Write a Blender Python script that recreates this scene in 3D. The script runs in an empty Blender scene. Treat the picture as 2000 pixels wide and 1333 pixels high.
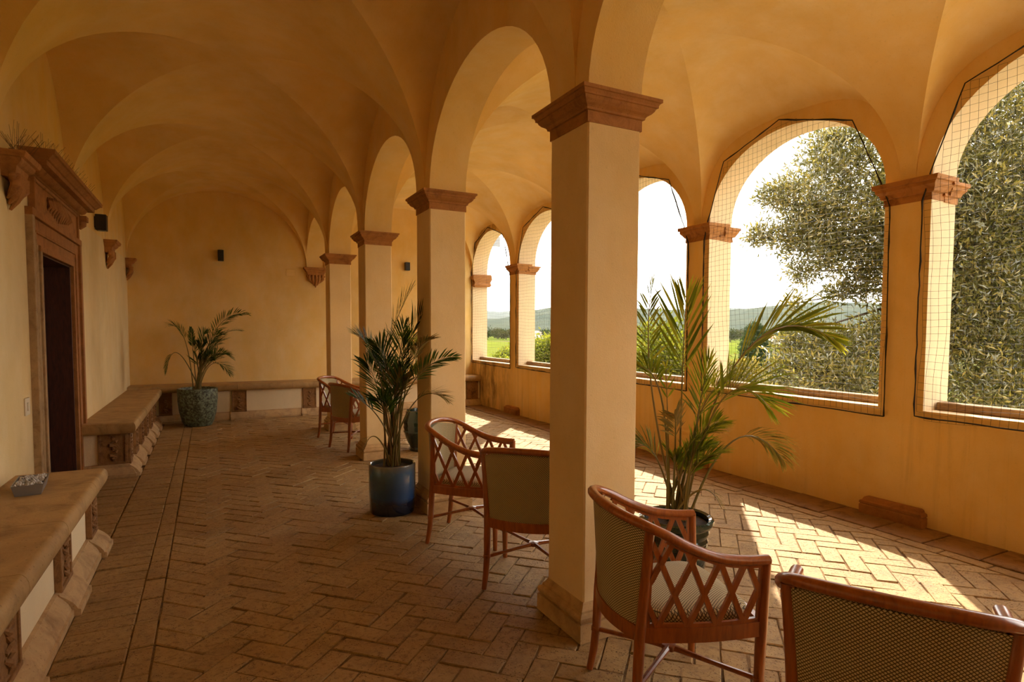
import bpy, math, random
import numpy as np
from mathutils import Vector, Matrix
S = bpy.context.scene
COL = S.collection
PI = math.pi
rnd = random.Random(7)
nrs = np.random.RandomState(11)

# ------------------------------------------------------------------ camera
F_PX, YAW, PITCH, ROLL, CY, EYE = 1147.8, 0.4755, -0.0514, 0.0037, 705.75, 1.5
cam_d = bpy.data.cameras.new('camera'); cam = bpy.data.objects.new('camera', cam_d); COL.objects.link(cam)
_r = Vector((math.cos(YAW), -math.sin(YAW), 0)); _f = Vector((math.sin(YAW), math.cos(YAW), 0)); _u = Vector((0, 0, 1))
_fw = _f*math.cos(PITCH) + _u*math.sin(PITCH); _up = _u*math.cos(PITCH) - _f*math.sin(PITCH)
_rr = _r*math.cos(ROLL) + _up*math.sin(ROLL); _uu = _up*math.cos(ROLL) - _r*math.sin(ROLL)
cam.matrix_world = Matrix(((_rr.x, _uu.x, -_fw.x, 0), (_rr.y, _uu.y, -_fw.y, 0), (_rr.z, _uu.z, -_fw.z, EYE), (0, 0, 0, 1)))
cam_d.sensor_width = 36; cam_d.lens = 36*F_PX/2000; cam_d.shift_y = (CY-666.5)/2000
cam_d.clip_start = 0.05; cam_d.clip_end = 12000
S.camera = cam

# ------------------------------------------------------------------ light
SUN_AZ = Vector((0.68, 0.733, 0)).normalized(); SUN_EL = math.radians(39)
world = bpy.data.worlds.new('sky'); S.world = world; world.use_nodes = True
wn = world.node_tree.nodes; wl = world.node_tree.links
bg = wn['Background']
_tc = wn.new('ShaderNodeTexCoord'); _sx = wn.new('ShaderNodeSeparateXYZ'); _cr = wn.new('ShaderNodeValToRGB')
wl.new(_tc.outputs['Generated'], _sx.inputs[0]); wl.new(_sx.outputs['Z'], _cr.inputs[0]); wl.new(_cr.outputs[0], bg.inputs[0])
_cr.color_ramp.elements[0].position = 0.0; _cr.color_ramp.elements[0].color = (1.0, 0.945, 0.85, 1)
_cr.color_ramp.elements[1].position = 0.8; _cr.color_ramp.elements[1].color = (0.93, 0.92, 0.90, 1)
bg.inputs[1].default_value = 2.65
sd = bpy.data.lights.new('sun', 'SUN'); sun = bpy.data.objects.new('sun', sd); COL.objects.link(sun)
sd.energy = 7.2; sd.angle = math.radians(0.7); sd.color = (1.0, 0.86, 0.66)
sun.rotation_euler = (-(SUN_AZ*math.cos(SUN_EL) + Vector((0, 0, math.sin(SUN_EL))))).to_track_quat('-Z', 'Y').to_euler()
sun.location = (30, 30, 30)
S.view_settings.view_transform = 'Standard'; S.view_settings.look = 'None'
S.view_settings.gamma = 1.0; S.view_settings.use_curve_mapping = False
S.view_settings.exposure = 1.0
S.cycles.max_bounces = 8; S.cycles.diffuse_bounces = 6; S.cycles.glossy_bounces = 2; S.cycles.caustics_reflective = False; S.cycles.caustics_refractive = False
S.cycles.use_adaptive_sampling = True; S.cycles.adaptive_threshold = 0.03
S.cycles.sample_clamp_indirect = 6.0

# ------------------------------------------------------------------ helpers: mesh
class MB:
    def __init__(s): s.v = []; s.f = []; s.uv = []
    def add(s, vs, fs, uvs=None):
        o = len(s.v); s.v += [tuple(p) for p in vs]; s.f += [tuple(i+o for i in f) for f in fs]
        s.uv += list(uvs) if uvs is not None else [(0, 0)]*len(vs)
        return s
    def box(s, x0, x1, y0, y1, z0, z1, c=0.0):
        if c <= 0:
            return s.add([(x0,y0,z0),(x1,y0,z0),(x1,y1,z0),(x0,y1,z0),(x0,y0,z1),(x1,y0,z1),(x1,y1,z1),(x0,y1,z1)],
                  [(3,2,1,0),(4,5,6,7),(0,1,5,4),(1,2,6,5),(2,3,7,6),(3,0,4,7)])
        return s.mould(x0, x1, y0, y1, [(-c, z0), (0, z0+c), (0, z1-c), (-c, z1)], corner=c)
    def loft(s, rings, closed=True, cap=True, uvs=None):
        n = len(rings[0]); vs = [p for r in rings for p in r]; fs = []
        for i in range(len(rings)-1):
            for j in range(n if closed else n-1):
                k = (j+1) % n
                fs.append((i*n+j, i*n+k, (i+1)*n+k, (i+1)*n+j))
        if cap and closed:
            fs.append(tuple(reversed(range(n)))); fs.append(tuple(range((len(rings)-1)*n, len(rings)*n)))
        return s.add(vs, fs, uvs)
    def mould(s, x0, x1, y0, y1, prof, corner=0.0, cap=True):
        rings = []
        for o, z in prof:
            a0, a1, b0, b1 = x0-o, x1+o, y0-o, y1+o; c = corner
            if c > 0: rings.append([(a0+c,b0,z),(a1-c,b0,z),(a1,b0+c,z),(a1,b1-c,z),(a1-c,b1,z),(a0+c,b1,z),(a0,b1-c,z),(a0,b0+c,z)])
            else: rings.append([(a0,b0,z),(a1,b0,z),(a1,b1,z),(a0,b1,z)])
        return s.loft(rings, cap=cap)
    def tube(s, pts, rad, n=8, flat=1.0, cap=True, up=None):
        pts = [Vector(p) for p in pts]; m = len(pts)
        rads = rad if isinstance(rad, (list, tuple)) else [rad]*m
        t0 = (pts[1]-pts[0]).normalized()
        ref = Vector(up) if up else (Vector((0,0,1)) if abs(t0.z) < 0.9 else Vector((1,0,0)))
        rings = []; uv = []
        for i in range(m):
            t = ((pts[min(i+1,m-1)]-pts[max(i-1,0)])).normalized()
            a = t.cross(ref)
            if a.length < 1e-5: a = t.cross(Vector((0.3,0.9,0.2)))
            a.normalize(); b = a.cross(t).normalized()
            if not up: ref = b
            rings.append([tuple(pts[i] + a*math.cos(q)*rads[i] + b*math.sin(q)*rads[i]*flat) for q in [2*PI*(k+0.5)/n for k in range(n)]])
        return s.loft(rings, cap=cap)
    def lathe(s, prof, n=24, c=(0,0,0), cap=True):
        rings = [[(c[0]+r*math.cos(2*PI*k/n), c[1]+r*math.sin(2*PI*k/n), c[2]+z) for k in range(n)] for r, z in prof]
        return s.loft(rings, cap=cap)
    def build(s, name, mat, parent=None, smooth=None, loc=None, rotz=None):
        me = bpy.data.meshes.new(name); me.from_pydata(s.v, [], s.f)
        if any(u != (0, 0) for u in s.uv):
            ul = me.uv_layers.new(name='UVMap')
            li = np.empty(len(me.loops), dtype=np.int32); me.loops.foreach_get('vertex_index', li)
            ul.data.foreach_set('uv', np.array(s.uv, dtype=np.float32)[li].ravel())
        me.materials.append(mat)
        o = bpy.data.objects.new(name, me); COL.objects.link(o)
        if parent: o.parent = parent
        if smooth is not None:
            me.polygons.foreach_set('use_smooth', [True]*len(me.polygons)); me.set_sharp_from_angle(angle=math.radians(smooth))
        if loc: o.location = loc
        if rotz is not None: o.rotation_euler[2] = rotz
        me.update()
        return o

def empty(name, loc=(0,0,0), rotz=0.0):
    o = bpy.data.objects.new(name, None); COL.objects.link(o); o.location = loc; o.rotation_euler[2] = rotz; o.empty_display_size = 0.1
    return o
def tag(o, label=None, cat=None, group=None, kind=None):
    if label: o['label'] = label
    if cat: o['category'] = cat
    if group: o['group'] = group
    if kind: o['kind'] = kind
    return o
def copy_tree(o, parent=None):
    c = o.copy(); COL.objects.link(c)
    if parent: c.parent = parent
    for ch in list(o.children): copy_tree(ch, c)
    return c

# ------------------------------------------------------------------ helpers: materials
class NT:
    def __init__(s, name):
        s.m = bpy.data.materials.new(name); s.m.use_nodes = True; s.t = s.m.node_tree
        s.b = s.t.nodes['Principled BSDF']; s.out = s.t.nodes['Material Output']
    def n(s, typ, **kw):
        x = s.t.nodes.new('ShaderNode'+typ)
        for k, v in kw.items(): setattr(x, k, v)
        return x
    def l(s, a, b): s.t.links.new(a, b)
    def val(s, sock, v):
        if hasattr(v, 'links') or hasattr(v, 'is_linked'): s.l(v, sock)
        else: sock.default_value = v
    def math(s, op, a, b=0.0, clamp=False):
        x = s.n('Math', operation=op, use_clamp=clamp); s.val(x.inputs[0], a); s.val(x.inputs[1], b); return x.outputs[0]
    def coord(s, kind='Object', scale=(1,1,1), rot=(0,0,0), loc=(0,0,0)):
        t = s.n('TexCoord'); m = s.n('Mapping'); s.l(t.outputs[kind], m.inputs[0])
        m.inputs['Scale'].default_value = scale; m.inputs['Rotation'].default_value = rot; m.inputs['Location'].default_value = loc
        return m.outputs[0]
    def noise(s, vec, scale, detail=4, rough=0.55, dist=0.0):
        x = s.n('TexNoise'); s.l(vec, x.inputs['Vector']); x.inputs['Scale'].default_value = scale
        x.inputs['Detail'].default_value = detail; x.inputs['Roughness'].default_value = rough; x.inputs['Distortion'].default_value = dist
        return x.outputs['Fac']
    def ramp(s, fac, stops):
        x = s.n('ValToRGB'); s.l(fac, x.inputs[0]); e = x.color_ramp.elements
        while len(e) < len(stops): e.new(0.5)
        for k, (p, c) in enumerate(stops):
            e[k].position = p; e[k].color = (*c, 1) if len(c) == 3 else c
        return x.outputs[0]
    def mix(s, fac, a, b, blend='MIX'):
        x = s.n('Mix', data_type='RGBA', blend_type=blend); s.val(x.inputs[0], fac)
        for k, v in ((6, a), (7, b)):
            if isinstance(v, tuple): x.inputs[k].default_value = (*v, 1)
            else: s.l(v, x.inputs[k])
        return x.outputs[2]
    def bump(s, h, strength=0.3, dist=0.01):
        x = s.n('Bump'); s.l(h, x.inputs['Height']); x.inputs['Strength'].default_value = strength; x.inputs['Distance'].default_value = dist
        s.l(x.outputs[0], s.b.inputs['Normal']); return x.outputs[0]
    def col(s, c):
        if isinstance(c, tuple): s.b.inputs['Base Color'].default_value = (*c, 1)
        else: s.l(c, s.b.inputs['Base Color'])
    def rough(s, r): s.val(s.b.inputs['Roughness'], r)

def sc(c, k): return tuple(min(1, x*k) for x in c)

def plaster(name, c, streak=0.0, spec=0.25):
    n = NT(name); co = n.coord('Object')
    big = n.noise(co, 0.9, 5, 0.6, 0.4); mid = n.noise(n.coord('Object', (1,1,0.5)), 4.0, 6, 0.62)
    c1 = n.ramp(big, [(0.3, sc(c, 0.86)), (0.55, c), (0.75, sc(c, 1.10))])
    c2 = n.mix(n.ramp(mid, [(0.38, (0,0,0)), (0.75, (1,1,1))]), c1, n.mix(0.5, c1, (0.86, 0.74, 0.52)))
    c2 = n.mix(0.65, c1, c2)
    sp = n.noise(co, 55, 3, 0.7)
    c2 = n.mix(n.ramp(sp, [(0.60, (0,0,0)), (0.78, (0.28,)*3)]), c2, sc(c, 0.55))
    if streak > 0:
        st = n.noise(n.coord('Object', (6.0, 6.0, 0.22)), 2.2, 6, 0.65, 0.5)
        blot = n.noise(n.coord('Object', (1,1,0.6)), 0.8, 4, 0.6)
        f = n.math('MULTIPLY', n.ramp(st, [(0.52, (0,0,0)), (0.78, (1,1,1))]), n.ramp(blot, [(0.40, (0.05,)*3), (0.66, (1,1,1))]))
        g = n.n('NewGeometry'); sz = n.n('SeparateXYZ'); n.l(g.outputs['Position'], sz.inputs[0])
        f = n.math('MULTIPLY', f, n.ramp(n.math('DIVIDE', sz.outputs[2], 3.0), [(0.27, (1,1,1)), (0.5, (0.35,)*3), (0.85, (0.05,)*3)]))   # rain stains run down from the sills
        f = n.math('MULTIPLY', f, streak)
        if name == 'outer_wall_plaster':          # damp, blotched plaster in the far corner of the parapet
            damp = n.math('MULTIPLY', n.ramp(n.math('DIVIDE', sz.outputs[1], 12.0), [(0.77, (0,0,0)), (0.85, (1,1,1))]), n.ramp(n.noise(n.coord('Object', (2, 2.2, 0.7)), 1.6, 6, 0.7, 0.4), [(0.42, (0,0,0)), (0.62, (1,1,1))]))
            f = n.math('MAXIMUM', f, n.math('MULTIPLY', damp, 0.75))
        c2 = n.mix(f, c2, (0.16, 0.085, 0.03))
    n.col(c2); n.rough(0.92); n.b.inputs['Specular IOR Level'].default_value = spec
    fine = n.noise(co, 130, 4, 0.7); h = n.math('ADD', n.math('MULTIPLY', fine, 0.35), n.math('MULTIPLY', mid, 1.0))
    n.bump(h, 0.40, 0.012)
    return n.m

def stone(name, c, dark, scale=9, bump=0.5, rough=0.85, light=None):
    n = NT(name); co = n.coord('Object')
    a = n.noise(co, scale, 8, 0.65, 0.6); b = n.noise(co, scale*0.25, 4, 0.6)
    c1 = n.ramp(a, [(0.28, dark), (0.5, c), (0.78, light or sc(c, 1.35))])
    c1 = n.mix(n.ramp(b, [(0.35, (0,0,0)), (0.7, (0.55,)*3)]), c1, sc(c, 0.75))
    pit = n.n('TexVoronoi'); n.l(co, pit.inputs['Vector']); pit.inputs['Scale'].default_value = scale*7
    pm = n.ramp(pit.outputs['Distance'], [(0.05, (0.6,)*3), (0.22, (0,0,0))])
    c1 = n.mix(n.math('MULTIPLY', pm, n.ramp(b, [(0.4, (0,0,0)), (0.6, (1,1,1))])), c1, sc(dark, 0.6))
    n.col(c1); n.rough(rough)
    n.bump(n.math('SUBTRACT', a, n.math('MULTIPLY', pm, 0.3)), bump, 0.015)
    return n.m

M = {}
OCHRE = (0.83, 0.56, 0.20); CREAM = (0.72, 0.50, 0.255); LIGHTC = (0.78, 0.62, 0.40)
M['vault'] = plaster('ochre_vault_plaster', OCHRE)
M['wallL'] = plaster('cream_wall_plaster', (0.77, 0.58, 0.28))
M['wallB'] = plaster('end_wall_plaster', (0.81, 0.55, 0.19))
M['wallR'] = plaster('outer_wall_plaster', (0.87, 0.585, 0.215), streak=0.5)
M['shaft'] = plaster('pillar_plaster', (0.81, 0.585, 0.28))
M['jamb'] = plaster('arch_reveal_plaster', (0.76, 0.58, 0.355), streak=0.6)
M['panel'] = plaster('bench_panel_plaster', (0.82, 0.69, 0.45))
M['cap'] = stone('red_capital_stone', (0.41, 0.175, 0.046), (0.18, 0.060, 0.014), 10)
M['plinth'] = stone('beige_plinth_stone', (0.54, 0.345, 0.150), (0.32, 0.18, 0.07), 8)
M['seatstone'] = stone('bench_seat_stone', (0.43, 0.265, 0.100), (0.22, 0.120, 0.038), 5, 0.5, 0.6)
M['carved'] = stone('carved_pilaster_stone', (0.30, 0.150, 0.050), (0.11, 0.045, 0.014), 14, 0.9)
M['basestone'] = stone('bench_base_stone', (0.55, 0.37, 0.18), (0.30, 0.18, 0.08), 7, 0.7)
M['doorstone'] = stone('door_frame_stone', (0.36, 0.150, 0.040), (0.18, 0.065, 0.016), 8)
M['doorstone_pale'] = stone('weathered_jamb_stone', (0.40, 0.26, 0.12), (0.2, 0.11, 0.04), 10)

def brick_mat():
    n = NT('terracotta_floor_brick'); co = n.coord('Object')
    oi = n.n('ObjectInfo'); at = n.n('Attribute', attribute_name='tone')
    r = n.math('FRACT', n.math('ADD', oi.outputs['Random'], at.outputs['Fac']))
    base = n.ramp(r, [(0.0, (0.31, 0.180, 0.058)), (0.3, (0.38, 0.232, 0.080)), (0.55, (0.34, 0.198, 0.065)), (0.8, (0.41, 0.260, 0.096)), (1.0, (0.33, 0.186, 0.060))])
    tg = n.n('NewGeometry')
    ps = n.n('Mapping'); n.l(tg.outputs['Position'], ps.inputs[0]); co = ps.outputs[0]
    a = n.noise(co, 9, 7, 0.7, 0.5); b = n.noise(co, 1.3, 4, 0.6)
    c = n.mix(n.ramp(a, [(0.35, (0,0,0)), (0.75, (0.75,)*3)]), base, (0.48, 0.325, 0.130))
    c = n.mix(n.ramp(b, [(0.4, (0,0,0)), (0.75, (0.5,)*3)]), c, (0.28, 0.155, 0.06))
    c = n.mix(n.ramp(n.noise(co, 32, 5, 0.7, 0.3), [(0.32, (0.85,)*3), (0.50, (0,0,0))]), c, (0.18, 0.095, 0.034))
    c = n.mix(n.ramp(n.noise(co, 3.2, 6, 0.7, 0.8), [(0.50, (0,0,0)), (0.70, (0.55,)*3)]), c, (0.20, 0.115, 0.042))
    v = n.n('TexVoronoi'); n.l(co, v.inputs['Vector']); v.inputs['Scale'].default_value = 70
    pit = n.math('MULTIPLY', n.ramp(v.outputs['Distance'], [(0.06, (1,1,1)), (0.25, (0,0,0))]), n.ramp(n.noise(co, 5, 3), [(0.40, (0,0,0)), (0.56, (1,1,1))]))
    c = n.mix(n.math('MULTIPLY', pit, 0.8), c, (0.14, 0.06, 0.022))
    n.col(c); n.rough(0.72)
    fi = n.noise(co, 45, 5, 0.75)
    n.bump(n.math('SUBTRACT', n.math('ADD', n.math('MULTIPLY', a, 0.8), n.math('MULTIPLY', fi, 0.35)), n.math('MULTIPLY', pit, 1.0)), 0.9, 0.010)
    return n.m
M['brick'] = brick_mat()
M['mortar'] = stone('floor_mortar', (0.20, 0.115, 0.045), (0.030, 0.015, 0.007), 13, 0.8, 0.95, (0.44, 0.29, 0.13))

M['kerb'] = stone('dirty_shaded_kerb_stone', (0.27, 0.145, 0.055), (0.12, 0.055, 0.02), 9, 0.8, 0.85)  # darker than the bricks: dirt, plus the shadow along the wall put into the colour
def wood_mat(name, c, dark, rough=0.28, coat=0.5, sc_=(14, 14, 2.0)):
    n = NT(name); co = n.coord('Object', sc_)
    a = n.noise(co, 3, 6, 0.6, 1.5)
    n.col(n.ramp(a, [(0.3, dark), (0.6, c), (0.85, sc(c, 1.25))])); n.rough(rough)
    n.b.inputs['Coat Weight'].default_value = coat; n.b.inputs['Coat Roughness'].default_value = 0.12
    n.bump(a, 0.08, 0.003); return n.m
M['chairwood'] = wood_mat('varnished_red_brown_wood', (0.36, 0.094, 0.014), (0.22, 0.050, 0.009))
M['oldwood'] = wood_mat('weathered_sill_wood', (0.34, 0.20, 0.08), (0.15, 0.08, 0.03), 0.8, 0.0, (20, 3, 20))
M['doorwood'] = wood_mat('dark_door_wood', (0.075, 0.022, 0.012), (0.03, 0.010, 0.006), 0.5, 0.1)

def fabric():
    n = NT('woven_chair_fabric'); t = n.n('UVMap'); sx = n.n('SeparateXYZ'); n.l(t.outputs[0], sx.inputs[0])
    u, v = sx.outputs[0], sx.outputs[1]; K = 1/0.0105
    p = n.math('MULTIPLY', n.math('ADD', n.math('MULTIPLY', u, 0.75), v), K); q = n.math('MULTIPLY', n.math('SUBTRACT', n.math('MULTIPLY', u, 0.75), v), K)
    a = n.math('ABSOLUTE', n.math('SINE', n.math('MULTIPLY', p, PI))); b = n.math('ABSOLUTE', n.math('SINE', n.math('MULTIPLY', q, PI)))
    w = n.math('MINIMUM', a, b)
    c = n.ramp(w, [(0.18, (0.032, 0.014, 0.006)), (0.42, (0.37, 0.275, 0.115)), (0.75, (0.64, 0.53, 0.30))])
    n.col(c); n.rough(0.9); n.bump(w, 0.35, 0.003)
    n.b.inputs['Sheen Weight'].default_value = 0.15
    return n.m
M['fabric'] = fabric()

def simple(name, c, rough=0.6, metal=0.0, spec=0.5, coat=0.0):
    n = NT(name); n.col(c); n.rough(rough); n.b.inputs['Metallic'].default_value = metal
    n.b.inputs['Specular IOR Level'].default_value = spec; n.b.inputs['Coat Weight'].default_value = coat
    a = n.noise(n.coord('Object'), 40, 3); n.bump(a, 0.05, 0.002); return n.m
M['black'] = simple('black_metal', (0.012, 0.010, 0.009), 0.45)
M['net'] = simple('dark_net_thread', (0.028, 0.018, 0.010), 0.8)
M['rope'] = simple('dark_border_rope', (0.020, 0.012, 0.007), 0.9)
M['wire'] = simple('spike_wire', (0.16, 0.09, 0.04), 0.5, 0.6)
M['white'] = simple('cream_plastic', (0.70, 0.62, 0.46), 0.5)
M['zinc'] = simple('grey_zinc', (0.30, 0.31, 0.32), 0.4, 0.7)
M['soil'] = stone('potting_soil', (0.05, 0.028, 0.014), (0.015, 0.008, 0.004), 40, 1.0, 0.95)
M['clear'] = simple('pale_gravel', (0.45, 0.42, 0.38), 0.4)

def glaze(name, stops, kind):
    n = NT(name); co = n.coord('Object')
    if kind == 'speckle':
        a = n.noise(co, 28, 5, 0.75, 0.6); c = n.ramp(a, stops); n.bump(a, 0.5, 0.006); n.rough(0.45)
    else:
        sx = n.n('SeparateXYZ'); n.l(co, sx.inputs[0])
        a = n.noise(n.coord('Object', (1, 1, 0.15)), 9, 4, 0.6)
        z = n.math('ADD', sx.outputs[2], n.math('MULTIPLY', n.math('SUBTRACT', a, 0.5), 0.05))
        c = n.ramp(n.math('MULTIPLY', z, 2.3), stops); n.rough(0.12); n.b.inputs['Coat Weight'].default_value = 0.6
    n.col(c); return n.m
M['pot_speckle'] = glaze('speckled_green_glaze', [(0.40, (0.022, 0.022, 0.012)), (0.48, (0.075, 0.085, 0.050)), (0.57, (0.19, 0.245, 0.165)), (0.75, (0.29, 0.36, 0.25))], 'speckle')
M['pot_blue'] = glaze('blue_glaze', [(0.0, (0.004, 0.008, 0.020)), (0.22, (0.006, 0.014, 0.035)), (0.32, (0.020, 0.070, 0.19)), (0.8, (0.055, 0.125, 0.22)), (0.93, (0.15, 0.16, 0.14))], 'z')
M['pot_green'] = glaze('dark_green_glaze', [(0.0, (0.004, 0.010, 0.008)), (0.5, (0.006, 0.018, 0.013)), (1.0, (0.010, 0.030, 0.020))], 'z')

def leaf(name, c1, c2, c3, trans=0.35, rough=0.4, spec=0.5):
    n = NT(name); at = n.n('Attribute', attribute_name='tone')
    c = n.ramp(at.outputs['Fac'], [(0.0, c1), (0.5, c2), (1.0, c3)])
    n.col(c); n.rough(rough); n.b.inputs['Specular IOR Level'].default_value = spec
    tr = n.n('BsdfTranslucent'); n.l(n.mix(0.5, c, (0.55, 0.62, 0.05), 'MULTIPLY'), tr.inputs[0])
    mx = n.n('MixShader'); mx.inputs[0].default_value = trans
    tr2 = n.mix(1.0, c, (1.6, 1.7, 0.7), 'MULTIPLY'); n.l(tr2, tr.inputs[0])
    n.l(n.b.outputs[0], mx.inputs[1]); n.l(tr.outputs[0], mx.inputs[2]); n.l(mx.outputs[0], n.out.inputs[0])
    return n.m
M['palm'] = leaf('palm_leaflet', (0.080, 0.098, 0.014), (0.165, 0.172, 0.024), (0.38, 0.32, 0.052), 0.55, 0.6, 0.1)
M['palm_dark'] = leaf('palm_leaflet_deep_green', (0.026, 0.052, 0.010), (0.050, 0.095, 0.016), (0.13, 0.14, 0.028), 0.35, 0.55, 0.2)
M['palm_dry'] = leaf('palm_leaflet_drying', (0.13, 0.11, 0.025), (0.24, 0.16, 0.045), (0.20, 0.095, 0.03), 0.35, 0.6, 0.2)
M['cane'] = leaf('palm_cane', (0.10, 0.10, 0.025), (0.22, 0.17, 0.045), (0.17, 0.075, 0.03), 0.0)
M['laurel'] = leaf('evergreen_leaf', (0.032, 0.034, 0.007), (0.115, 0.102, 0.024), (0.36, 0.27, 0.075), 0.25, 0.27, 1.0)
M['shrub'] = leaf('fresh_spring_leaf', (0.06, 0.075, 0.012), (0.12, 0.13, 0.018), (0.22, 0.205, 0.035), 0.45, 0.5, 0.3)
M['cypress'] = leaf('cypress_foliage', (0.020, 0.034, 0.012), (0.035, 0.055, 0.018), (0.07, 0.085, 0.028), 0.1, 0.7, 0.2)
M['fartree'] = leaf('distant_tree_foliage', (0.022, 0.034, 0.010), (0.050, 0.055, 0.018), (0.095, 0.075, 0.035), 0.1, 0.9, 0.0)
M['bark'] = stone('bark', (0.12, 0.08, 0.05), (0.05, 0.03, 0.018), 12, 0.8)

# ------------------------------------------------------------------ plan (metres)
XL, XA, PW, PD, XB, TB = -1.155, 1.590, 0.3114, 0.3343, 4.861, 0.331
D = 2.2156; Y1 = 2.3228; YO = 2.5435; QD = 0.3432; YE = 11.25
ZC, ZN = 2.620, 2.477; SILL = 0.896; RISE = 0.75; ZTOP = 4.2
YBACK = Y1 + PD/2 - 3*D
ks = range(-2, 4)                       # pillars: -2, -1 stand behind the camera, 0..3 are in view
pc = lambda k: Y1 + PD/2 + k*D           # pillar centre
qc = lambda k: YO + QD/2 + k*D           # outer pier centre

def arch_wall(mb_face, mb_in, x0, x1, yA, yB, openings, ztop, n=28):
    """plastered wall along Y between x0 and x1, openings (y0, y1, sill, spring, rise)"""
    def seg(y0, y1, z0a, z0b, z1):
        for x, flip in ((x0, 0), (x1, 1)):
            q = [(x,y0,z0a),(x,y1,z0b),(x,y1,z1),(x,y0,z1)]
            mb_face.add(q, [(3,2,1,0) if not flip else (0,1,2,3)])
    y = yA
    for (a, b, sill, spr, R) in openings:
        zb = 0.0 if sill is None or sill > 0.01 else ZC
        if a > y: seg(y, a, 0.0 if sill else spr, 0.0 if sill else spr, ztop)
        if sill: seg(a, b, 0, 0, sill)
        c, h = (a+b)/2, (b-a)/2
        t = [PI - PI*i/n for i in range(n+1)]
        pts = [(c+h*math.cos(q), spr+R*math.sin(q)) for q in t]
        for i in range(n): seg(pts[i][0], pts[i+1][0], pts[i][1], pts[i+1][1], ztop)
        chain = ([(a, sill)] if sill else []) + pts + ([(b, sill)] if sill else [])
        vs = []; 
        for (yy, zz) in chain: vs += [(x0, yy, zz), (x1, yy, zz)]
        mb_in.add(vs, [(2*i, 2*i+1, 2*i+3, 2*i+2) for i in range(len(chain)-1)])
        if sill: mb_in.add([(x0,a,sill),(x1,a,sill),(x1,b,sill),(x0,b,sill)], [(0,1,2,3)])
        y = b
    if y < yB:
        zz = 0.0 if openings[0][2] else openings[0][3]
        seg(y, yB, zz, zz, ztop)

# ---- floor slab
mb = MB(); mb.box(XL-0.5, XB+TB, YBACK-0.3, YE+0.3, -0.25, -0.0075)
floor = mb.build('floor', M['mortar']); tag(floor, kind='structure')

# ---- outer wall
fac, inn = MB(), MB()
op = []
for k in range(-2, 4):
    a = (qc(k-1) + QD/2) if k > -2 else YBACK + 0.3
    op.append((a, qc(k) - QD/2, SILL, ZC+0.06, RISE))
op.append((qc(3) + QD/2, YE - 0.02, SILL, ZC+0.06, RISE))
arch_wall(fac, inn, XB, XB+TB, YBACK-0.3, YE+0.3, op, ZTOP)
wall_right = fac.build('wall_right', M['wallR']); tag(wall_right, kind='structure')
inn.build('arch_reveal', M['jamb'], wall_right, smooth=40)
OPEN = op

# ---- arcade wall above the pillars
fac, inn = MB(), MB(); op = []
op.append((YBACK, pc(-2)-PD/2, 0, ZC, RISE))
for k in range(-2, 3): op.append((pc(k)+PD/2, pc(k+1)-PD/2, 0, ZC, RISE))
op.append((pc(3)+PD/2, YE-0.01, 0, ZC, RISE))
arch_wall(fac, inn, XA, XA+PW, YBACK, YE+0.1, [(a, b, None, s, r) for a, b, _, s, r in op], ZTOP)
wall_middle = fac.build('wall_middle', M['vault']); tag(wall_middle, kind='structure')
inn.build('arch_soffit', M['vault'], wall_middle, smooth=40)

# ---- end wall, wall behind the camera
mb = MB(); mb.box(XL-0.5, XB+TB, YE, YE+0.3, 0, ZTOP); wall_back = mb.build('wall_back', M['wallB']); tag(wall_back, kind='structure')
mb = MB(); mb.box(XL-0.5, XB+TB, YBACK-0.3, YBACK, 0, ZTOP); w = mb.build('wall_front', M['wallB']); tag(w, kind='structure')

# ---- left wall with the door opening
DY0, DY1, DZ = 5.70, 6.87, 2.09
mb = MB(); xw = XL
def quadX(x, y0, y1, z0, z1): mb.add([(x,y0,z0),(x,y1,z0),(x,y1,z1),(x,y0,z1)], [(0,1,2,3)])
quadX(xw, YBACK, DY0, 0, ZC); quadX(xw, DY1, YE, 0, ZC); quadX(xw, DY0, DY1, DZ, ZC)
for y in (DY0, DY1): mb.add([(xw,y,0),(xw-0.5,y,0),(xw-0.5,y,DZ),(xw,y,DZ)], [(0,1,2,3)])
mb.add([(xw,DY0,DZ),(xw,DY1,DZ),(xw-0.5,DY1,DZ),(xw-0.5,DY0,DZ)], [(0,1,2,3)])
mb.box(xw-0.55, xw-0.5, YBACK-0.3, YE+0.3, 0, ZTOP)
wall_left = mb.build('wall_left', M['wallL']); tag(wall_left, kind='structure')
mb = MB(); quadX(xw, YBACK, YE, ZC, ZTOP); mb.build('lunette_wall', M['vault'], wall_left)

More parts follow.
